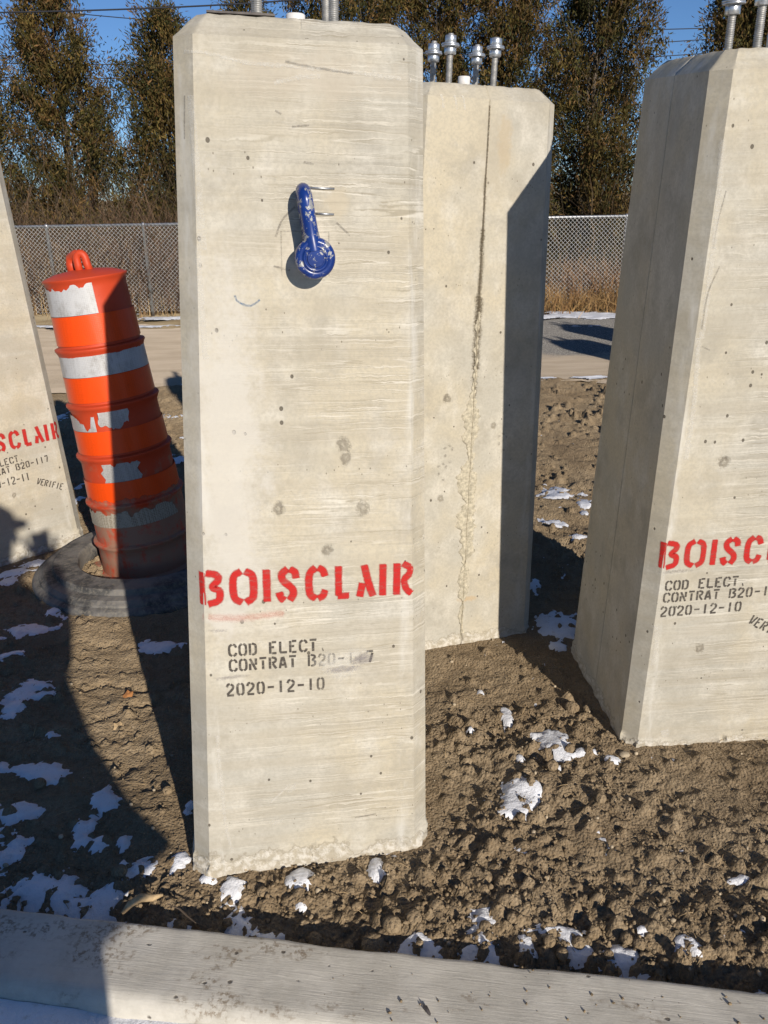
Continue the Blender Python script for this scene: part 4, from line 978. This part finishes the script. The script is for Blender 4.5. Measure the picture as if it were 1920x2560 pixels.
# ------------------------------------------------------------------ cedars
def cedar(x, y, hgt, rad, seed, label, dens=1.0, brown=.4, low=.35, lean=0.0, loose=0.0):
    rg = np.random.default_rng(seed); root = empty('cedar_tree', (x, y, 0)); tag(root, label, 'tree', 'row of cedars behind the fence')
    nst = 3; parts = []
    for k in range(nst):
        a = rg.uniform(0, 6.28); rr = rad * .22 * (k > 0); hh = hgt * (.96 if k == 0 else rg.uniform(.6, .85))
        ts = np.linspace(0, 1, 9); pth = np.stack([rr * np.cos(a) * (.4 + .6 * ts) + .05 * rg.normal(size=9) * ts + lean * ts * hgt, rr * np.sin(a) * (.4 + .6 * ts) + .05 * rg.normal(size=9) * ts, hh * ts], 1)
        parts.append(tube(pth, (.055 if k == 0 else .035) * (1 - .9 * ts) + .004, 7))
    # main limbs: plumes that rise from the trunk
    nb = int(150 * dens); limbs = []
    for k in range(nb):
        t = rg.beta(1.15, 1.1); z = hgt * (low * .35 + (1 - low * .35) * t)
        a = rg.uniform(0, 2 * math.pi)
        prof = 1.05 * rad * min(1.0, 1.85 * (1 - z / hgt) + .04) ** .75 * min(1.0, .75 + .4 * z / hgt) * (1 + .25 * math.sin(a * 3 + seed) + loose * rg.normal() * .35)
        tip = np.array([prof * math.cos(a), prof * math.sin(a), z]); zb = max(.15, z - prof * rg.uniform(.5, 1.3) - .1)
        base = np.array([.04 * math.cos(a), .04 * math.sin(a), zb])
        mid = (base + tip) / 2 + np.array([.12 * math.cos(a), .12 * math.sin(a), -.08 * prof])
        limbs.append((base, mid, tip)); parts.append(tube(np.array([base, mid, tip]) + np.array([lean * z, 0, 0]), [.014, .009, .003], 4, False))
    mesh_obj('trunk', *join(parts), 'bark', root, True)
    # foliage: hanging flat sprays along the limbs
    cl = []; ci = []
    for (p0, p1, p2) in limbs:
        for k in range(int(rg.integers(7, 13))):
            t = rg.uniform(.22, 1.08); q = (1 - t) ** 2 * p0 + 2 * t * (1 - t) * p1 + t * t * p2
            if q[2] < hgt * low * .42 * rg.uniform(.6, 1.3): continue
            cl.append(q + rg.normal(size=3) * .07); ci.append(np.hypot(q[0], q[1]) / (rad + .01))
    cl = np.array(cl); ncl = len(cl); per = 48
    cc = np.repeat(cl, per, 0); n_ = len(cc)
    sz = np.repeat(rg.uniform(.04, .10, ncl), per)
    off_ = rg.normal(size=(n_, 3)) * np.stack([sz, sz, sz * 1.25], 1)
    P = cc + off_
    # spray axis: every clump hangs or rises in one direction, its sprays scatter a little about it
    cax = np.stack([cl[:, 0], cl[:, 1], np.zeros(ncl)], 1); cax /= np.linalg.norm(cax, axis=1)[:, None] + 1e-6
    cax = cax * rg.uniform(.1, .9, (ncl, 1)) + rg.normal(size=(ncl, 3)) * .25; cax[:, 2] += np.where(rg.random(ncl) < .38, -.7, .75)
    ax_ = np.repeat(cax, per, 0) + rg.normal(size=(n_, 3)) * .40; ax_ /= np.linalg.norm(ax_, axis=1)[:, None]
    P = P + ax_ * rg.normal(size=(n_, 1)) * .06
    sd = np.cross(ax_, rg.normal(size=(n_, 3))); sd /= np.linalg.norm(sd, axis=1)[:, None] + 1e-6
    L_ = rg.uniform(.04, .11, n_)[:, None]; w_ = rg.uniform(.007, .016, n_)[:, None]
    v0 = P - ax_ * L_ * .5; v1 = P + sd * w_; v2 = P + ax_ * L_ * .5; v3 = P - sd * w_ * rg.uniform(.4, 1, (n_, 1))
    V = np.stack([v0, v1, v2, v3], 1).reshape(-1, 3); V[:, 0] += lean * V[:, 2]
    Fq = np.arange(4 * n_).reshape(-1, 4)
    tb = np.repeat(np.clip(rg.normal(brown, .33, ncl), 0, 1), per) + rg.normal(size=n_) * .14; tb = np.clip(tb, 0, 1)[:, None]
    green = np.array([.046, .050, .017]); olive = np.array([.118, .086, .024]); rust = np.array([.145, .082, .032])
    cA = np.where(tb < .5, green + (olive - green) * tb * 2, olive + (rust - olive) * (tb * 2 - 1))
    cA = cA * rg.uniform(.65, 1.35, (n_, 1)) * np.repeat(rg.uniform(.55, 1.5, (ncl, 1)), per, 0)
    C4 = np.repeat(np.concatenate([cA, np.ones((n_, 1))], 1), 4, 0)
    mesh_obj('crown', V, Fq, 'leaf', root, False, {'tint': ('FLOAT_COLOR', C4)})
    return root
CED = [(-6.75, 15.2, 5.2, .95, 'cedar at the far left of the row, cut by the frame', .6, .42, .12, 0, .1),
       (-5.15, 15.0, 5.1, .98, 'tall loose brownish cedar behind the fence at far left, cable crossing its top', 1.05, .52, .12, 0, .55),
       (-3.42, 15.0, 4.35, .92, 'dense dark cedar just left of the middle footing', 1.15, .36, .10, 0, .3),
       (-2.1, 15.4, 4.9, .85, 'cedar hidden behind the middle footing, on its left half', .3, .4, .3, 0, .1),
       (-1.0, 15.2, 5.6, .85, 'cedar hidden behind the middle footing, on its right half', .3, .4, .3, 0, .1),
       (.05, 15.0, 6.2, .95, 'brown-green cedar rising right above the top right corner of the middle footing', 1.1, .48, .12, 0, .3),
       (1.05, 15.3, 6.3, .95, 'tall cedar straight behind the bolts of the rear footing', 1.1, .5, .12, 0, .3),
       (2.10, 15.1, 5.9, .85, 'thinner cedar with sky showing through, above the corner of the rear footing', .95, .52, .15, -.01, .5),
       (3.50, 14.8, 6.4, .95, 'dense pointed cedar between the rear footing and the right footing', 1.35, .42, .06, 0, .15),
       (5.95, 15.0, 5.2, .95, 'cedar behind the bolts of the right footing', 1.0, .48, .15, 0, .35),
       (7.6, 15.2, 5.4, .95, 'cedar at the far right end of the row', .4, .45, .3, 0, .2)]
for i, c_ in enumerate(CED): cedar(c_[0], c_[1], c_[2], c_[3], 40 + i, c_[4], *c_[5:])

# bare brush tangled at the foot of the cedars
def blades(name, n, fx, hfun, mat, wid, cols, seed, lean=.35, seg_=3, kink=.1):
    rg = np.random.default_rng(seed); xy = fx(rg, n); h_ = hfun(rg, xy)
    ang = rg.uniform(0, 6.28, n); le = np.abs(rg.normal(0, lean, n))
    dx, dy = np.cos(ang) * le, np.sin(ang) * le * .7
    side = rg.uniform(0, 6.28, n); sx, sy = np.cos(side), np.sin(side)
    V = []; base = np.zeros((n, 3)); base[:, :2] = xy; base[:, 2] = -.03
    p = base.copy()
    for k in range(seg_ + 1):
        t = k / seg_; w = wid * (1 - .8 * t)
        pos = base + np.stack([dx * h_ * t ** 1.5, dy * h_ * t ** 1.5, h_ * t * (1 - .25 * le * t)], 1) + (rg.normal(size=(n, 3)) * kink * h_[:, None] * .12 * (k > 0))
        V.append(pos + np.stack([sx * w, sy * w, 0 * sx], 1)); V.append(pos - np.stack([sx * w, sy * w, 0 * sx], 1))
    V = np.stack(V, 1).reshape(-1, 3); k2 = 2 * (seg_ + 1)
    F = np.concatenate([np.stack([np.arange(n) * k2 + 2 * s, np.arange(n) * k2 + 2 * s + 1, np.arange(n) * k2 + 2 * s + 3, np.arange(n) * k2 + 2 * s + 2], 1) for s in range(seg_)])
    ca = np.array(cols)[rg.integers(0, len(cols), n)] * rg.uniform(.6, 1.3, (n, 1)); C4 = np.repeat(np.concatenate([ca, np.ones((n, 1))], 1), k2, 0)
    return mesh_obj(name, V, F, mat, None, False, {'tint': ('FLOAT_COLOR', C4)})
o = blades('bare_brush', 11000, lambda rg, n: np.stack([rg.uniform(-11, 11, n), 12.2 + 9.5 * rg.random(n) ** 1.25], 1),
           lambda rg, xy: rg.uniform(.4, 1.45, len(xy)) * (1 + .35 * (xy[:, 0] < -2)) * (1 + .13 * (xy[:, 1] - 12)) * (1 - .55 * ((xy[:, 0] > 1) & (xy[:, 1] < 13.4))), 'grass', .008, [(.09, .068, .045), (.13, .092, .06), (.16, .11, .072), (.06, .048, .034)], 3, .6, 4, .9)
tag(o, 'tangle of bare brown brush behind the fence', 'brush', kind='stuff')
o = blades('fence_vines', 6500, lambda rg, n: np.stack([rg.uniform(-8, -1.2, n), 11.95 + np.abs(rg.normal(.0, .35, n))], 1),
           lambda rg, xy: rg.uniform(.3, 1.5, len(xy)) * (1 + .25 * np.sin(xy[:, 0] * 3.1)), 'grass', .006, [(.14, .085, .055), (.19, .115, .075), (.10, .065, .045), (.24, .16, .10)], 13, .9, 5, 1.3)
tag(o, 'reddish brown vines and weeds tangled behind the left stretch of fence', 'vines', kind='stuff')
o = blades('dry_reeds', 3600, lambda rg, n: np.stack([rg.uniform(-8.5, -2.0, n), 11.95 + rg.normal(.35, .30, n)], 1),
           lambda rg, xy: rg.uniform(.25, 1.05, len(xy)) * np.clip(1.1 - .6 * (xy[:, 0] > -3.3), 0, 2) * np.where(xy[:, 1] < 11.7, .55, 1), 'grass', .007, [(.38, .26, .13), (.44, .32, .17), (.28, .18, .09), (.20, .13, .08)], 5, .28, 3, .3)
tag(o, 'tall tan dry reeds in front of the fence at left', 'reeds', kind='stuff')
o = blades('dry_grass', 10000, lambda rg, n: np.stack([rg.uniform(-2.4, 9, n), 11.5 + rg.normal(.0, .26, n)], 1),
           lambda rg, xy: rg.uniform(.08, .34, len(xy)) * (1 + .5 * np.sin(xy[:, 0] * 2.3) ** 2), 'grass', .006, [(.36, .22, .09), (.44, .29, .13), (.28, .16, .07), (.22, .14, .07)], 6, .8, 3, .5)
tag(o, 'short orange brown dry grass along the fence', 'grass', kind='stuff')
o = blades('weed_stalks', 1400, lambda rg, n: np.stack([3.1 + rg.normal(0, .45, n), 12.0 + rg.normal(0, .15, n)], 1),
           lambda rg, xy: rg.uniform(.3, .75, len(xy)), 'grass', .007, [(.26, .16, .10), (.34, .21, .11)], 9, .5, 3, .5)
tag(o, 'clump of brown weed stalks behind the fence at right', 'weeds', kind='stuff')

# ------------------------------------------------------------------ overhead cables and pole
def cable(pts, r, label):
    pts = np.array(pts, float); t = np.linspace(0, 1, 40); s = np.linspace(0, 1, len(pts))
    deg = min(3, len(pts) - 1); X = np.stack([np.polyval(np.polyfit(pts[:, 0], pts[:, k], deg), pts[0, 0] + t * (pts[-1, 0] - pts[0, 0])) if k else pts[0, 0] + t * (pts[-1, 0] - pts[0, 0]) for k in range(3)], 1)
    v, f_ = tube(X, r, 6); return tag(mesh_obj('overhead_cable', v, f_, 'cable', None, True), label, 'cable', 'overhead cables')
cable([(-9.5, 13.6, 4.03), (-5.92, 13.6, 4.01), (-5.35, 13.6, 4.01), (-3.35, 13.6, 4.04), (-1.41, 13.6, 4.09), (-.21, 13.6, 4.15), (2.5, 13.6, 4.42)], .011, 'thick black cable crossing in front of the left cedars at the top of the picture')
cable([(-21.68, 45, 8.91), (-17.79, 45, 9.34), (-14.79, 45, 9.75)], .022, 'thin cable rising to the pole from the left edge')
cable([(-14.23, 45, 9.73), (-8.98, 45, 9.26), (.41, 45, 8.76), (12.99, 45, 8.64), (18.71, 45, 8.68), (25.93, 45, 8.83)], .022, 'thin cable sagging right from the pole, uppermost of the three in the right gap')
cable([(-21.9, 45.3, 7.89), (-15.73, 45.3, 7.71), (-9.83, 45.3, 7.61), (.38, 45.3, 7.56), (13.05, 45.3, 8.16), (18.77, 45.3, 8.36), (25.97, 45.3, 8.66)], .022, 'thin cable, middle of the three in the sky gap at right')
cable([(-22.03, 45.3, 7.26), (-17.02, 45.3, 7.14), (-9.81, 45.3, 6.97), (.38, 45.3, 7.03), (12.71, 45.3, 7.52), (18.86, 45.3, 7.76), (26.1, 45.3, 8.08)], .022, 'thin cable, lowest of the three in the sky gap at right')
up = empty('utility_pole', (-14.5, 45.2, 0)); tag(up, 'utility pole with a crossarm far behind the left cedars', 'utility pole')
v, f_ = tube([(0, 0, -.5), (0, 0, 5), (0, 0, 10.1)], [.17, .15, .11], 12); mesh_obj('pole', v, f_, 'wood', up, True)
v, f_ = box(-.7, .7, -.19, -.11, 9.60, 9.72); mesh_obj('crossarm', v, f_, 'wood', up)
for x in (-.6, 0, .6):
    v, f_ = lathe([(0, 0), (.03, 0), (.05, .03), (.03, .06), (.045, .09), (.02, .13), (0, .13)], 10); o = mesh_obj('insulator', v, f_, 'pvc', up, True); o.location = (x, -.15, 9.72)

# ------------------------------------------------------------------ the photographer (stands behind the lens; the shadow is in view)
pe = empty('person', (-.12, -.36, -.05)); tag(pe, 'person in dark coat and cap holding up a phone, whose shadow falls across the soil', 'person')
def skin(name, verts, edges, rads, mat, root_i=0, sub=2):
    me = bpy.data.meshes.new(name); me.from_pydata(verts, edges, []); me.materials.append(MAT[mat])
    o = bpy.data.objects.new(name, me); col.objects.link(o); o.parent = pe
    m_ = o.modifiers.new('skin', 'SKIN'); 
    for i, r in enumerate(rads):
        me.skin_vertices[0].data[i].radius = r if isinstance(r, tuple) else (r, r)
    me.skin_vertices[0].data[root_i].use_root = True
    s_ = o.modifiers.new('sub', 'SUBSURF'); s_.levels = sub; s_.render_levels = sub; m_.use_smooth_shade = True
    return o
# world-like coordinates relative to the empty (x right, y towards the scene)
PV = [(0, 0, .95), (0, 0, 1.15), (0, .01, 1.34), (0, .02, 1.46), (.02, .05, 1.54), (.03, .09, 1.66), (.03, .09, 1.76),   # 0-6 spine, head
      (-.19, .0, 1.43), (-.27, .05, 1.20), (-.06, .28, 1.36), (.075, .325, 1.475),                                    # 7-10 left arm up to the phone
      (.18, .0, 1.42), (.22, .06, 1.17), (.19, .25, 1.33), (.165, .32, 1.455),                                         # 11-14 right arm, held off the body
      (-.10, 0, .88), (-.11, .02, .50), (-.11, -.02, .09), (-.11, .12, .04), (.10, 0, .88), (.11, .02, .50), (.11, -.02, .09), (.11, .12, .04)]
PE_ = [(0, 1), (1, 2), (2, 3), (3, 4), (4, 5), (5, 6), (3, 7), (7, 8), (8, 9), (9, 10), (3, 11), (11, 12), (12, 13), (13, 14), (0, 15), (15, 16), (16, 17), (17, 18), (0, 19), (19, 20), (20, 21), (21, 22)]
PR = [(.19, .13), (.18, .13), (.18, .13), (.10, .08), .055, (.085, .10), (.07, .085), .075, .062, .05, .034, .075, .062, .05, .036, .095, .075, .06, .045, .095, .075, .06, .045]
skin('body', PV, PE_, PR, 'coat')
def hand(name, w, dirv, side, curl):
    w = np.array(w); dirv = np.array(dirv, float); dirv /= np.linalg.norm(dirv); side = np.array(side, float); nrm_ = np.cross(dirv, side)
    V = [tuple(w), tuple(w + dirv * .05)]; E_ = [(0, 1)]; R_ = [.022, (.034, .016)]
    for k, ln in enumerate((.062, .072, .068, .052)):
        p = w + dirv * .075 + side * (.030 - .020 * k); b0 = len(V); V.append(tuple(p)); E_.append((1, b0)); R_.append(.010)
        d2 = dirv * math.cos(curl) + nrm_ * math.sin(curl); p = p + d2 * ln * .5; V.append(tuple(p)); E_.append((b0, b0 + 1)); R_.append(.009)
        d3 = dirv * math.cos(curl * 2) + nrm_ * math.sin(curl * 2); V.append(tuple(p + d3 * ln * .5)); E_.append((b0 + 1, b0 + 2)); R_.append(.008)
    b0 = len(V); V += [tuple(w + dirv * .03 + side * .035), tuple(w + dirv * .06 + side * .055 + nrm_ * .01), tuple(w + dirv * .085 + side * .058 + nrm_ * .02)]; E_ += [(0, b0), (b0, b0 + 1), (b0 + 1, b0 + 2)]; R_ += [.012, .010, .009]
    return skin(name, V, E_, R_, 'skin')
hand('hand', (.085, .33, 1.475), (.35, .05, .9), (-.9, 0, .35), .5)
hand('hand', (.160, .33, 1.465), (-.35, .05, .9), (.9, 0, .35), .5)
# open coat blown to one side: a closed flaring skirt round the hips
sk = [(1.25, .24, .24), (1.185, .25, .28), (1.015, .25, .33), (.925, .25, .39), (.865, .25, .47), (.800, .25, .34), (.765, .25, .25), (.55, .24, .235)]
V = []
for (z, l_, r_) in sk:
    for a in np.linspace(0, 2 * PI, 20, endpoint=False):
        c_ = math.cos(a); V.append(((r_ if c_ > 0 else l_) * c_, .13 * math.sin(a), z))
Fk = [list(map(int, q)) for q in grid_faces(len(sk), 20, True)] + [list(range(20)), [(len(sk) - 1) * 20 + k for k in range(20)][::-1]]
mesh_obj('coat_skirt', V, Fk, 'coat', pe, True)
# face details and cap
v, f_ = lathe([(.105, 0), (.108, .03), (.095, .075), (.06, .11), (0, .122)], 24); o = mesh_obj('cap', np.array(v) * np.array([.95, 1.08, 1]), f_, 'trouser', pe, True); o.location = (.03, .09, 1.69)
nb = 12; V = [(.095 * math.cos(a), .10 * math.sin(a), 0) for a in np.linspace(.35, PI - .35, nb)] + [(.090 * math.cos(a), .10 * math.sin(a) + .075, -.012) for a in np.linspace(.35, PI - .35, nb)]
V += [(x, y, z - .006) for x, y, z in V]; Fv = []
for i in range(nb - 1):
    Fv += [(i, i + 1, nb + i + 1, nb + i), (2 * nb + i + 1, 2 * nb + i, 3 * nb + i, 3 * nb + i + 1), (nb + i, nb + i + 1, 3 * nb + i + 1, 3 * nb + i)]
o = mesh_obj('cap_visor', V, Fv, 'trouser', pe); o.location = (.03, .09, 1.70); o.rotation_euler = (0, 0, -.35)
v, f_ = lathe([(.0, -.02), (.012, -.015), (.016, 0), (.010, .02), (.004, .035), (0, .038)], 10); o = mesh_obj('nose', v, f_, 'skin', pe, True); o.location = (.03, .192, 1.655)
for sx in (-1, 1):
    v, f_ = ico(1); o = mesh_obj('eye', v * .012, f_, 'pvc', pe, True); o.location = (.03 + sx * .034, .175, 1.685)
    v, f_ = ico(1); o = mesh_obj('ear', v * np.array([.012, .022, .034]), f_, 'skin', pe, True); o.location = (.03 + sx * .098, .085, 1.665)
v, f_ = box(-.02, .02, -.004, .004, -.004, .004); o = mesh_obj('mouth', v, f_, 'dleaf', pe); o.location = (.03, .183, 1.615)
ph = empty('phone', (0, -.012, 1.497)); v, f_ = box(-.036, .036, -.018, -.009, -.115, .030); o = bevel(mesh_obj('case', v, f_, 'phone', ph), .006, 3)
v, f_ = box(-.033, .033, -.0195, -.0180, -.110, .026); mesh_obj('screen', v, f_, 'phone', ph)
ph.rotation_euler = (-PITCH, 0, 0); tag(ph, 'black phone held upright in front of the photographer', 'phone')
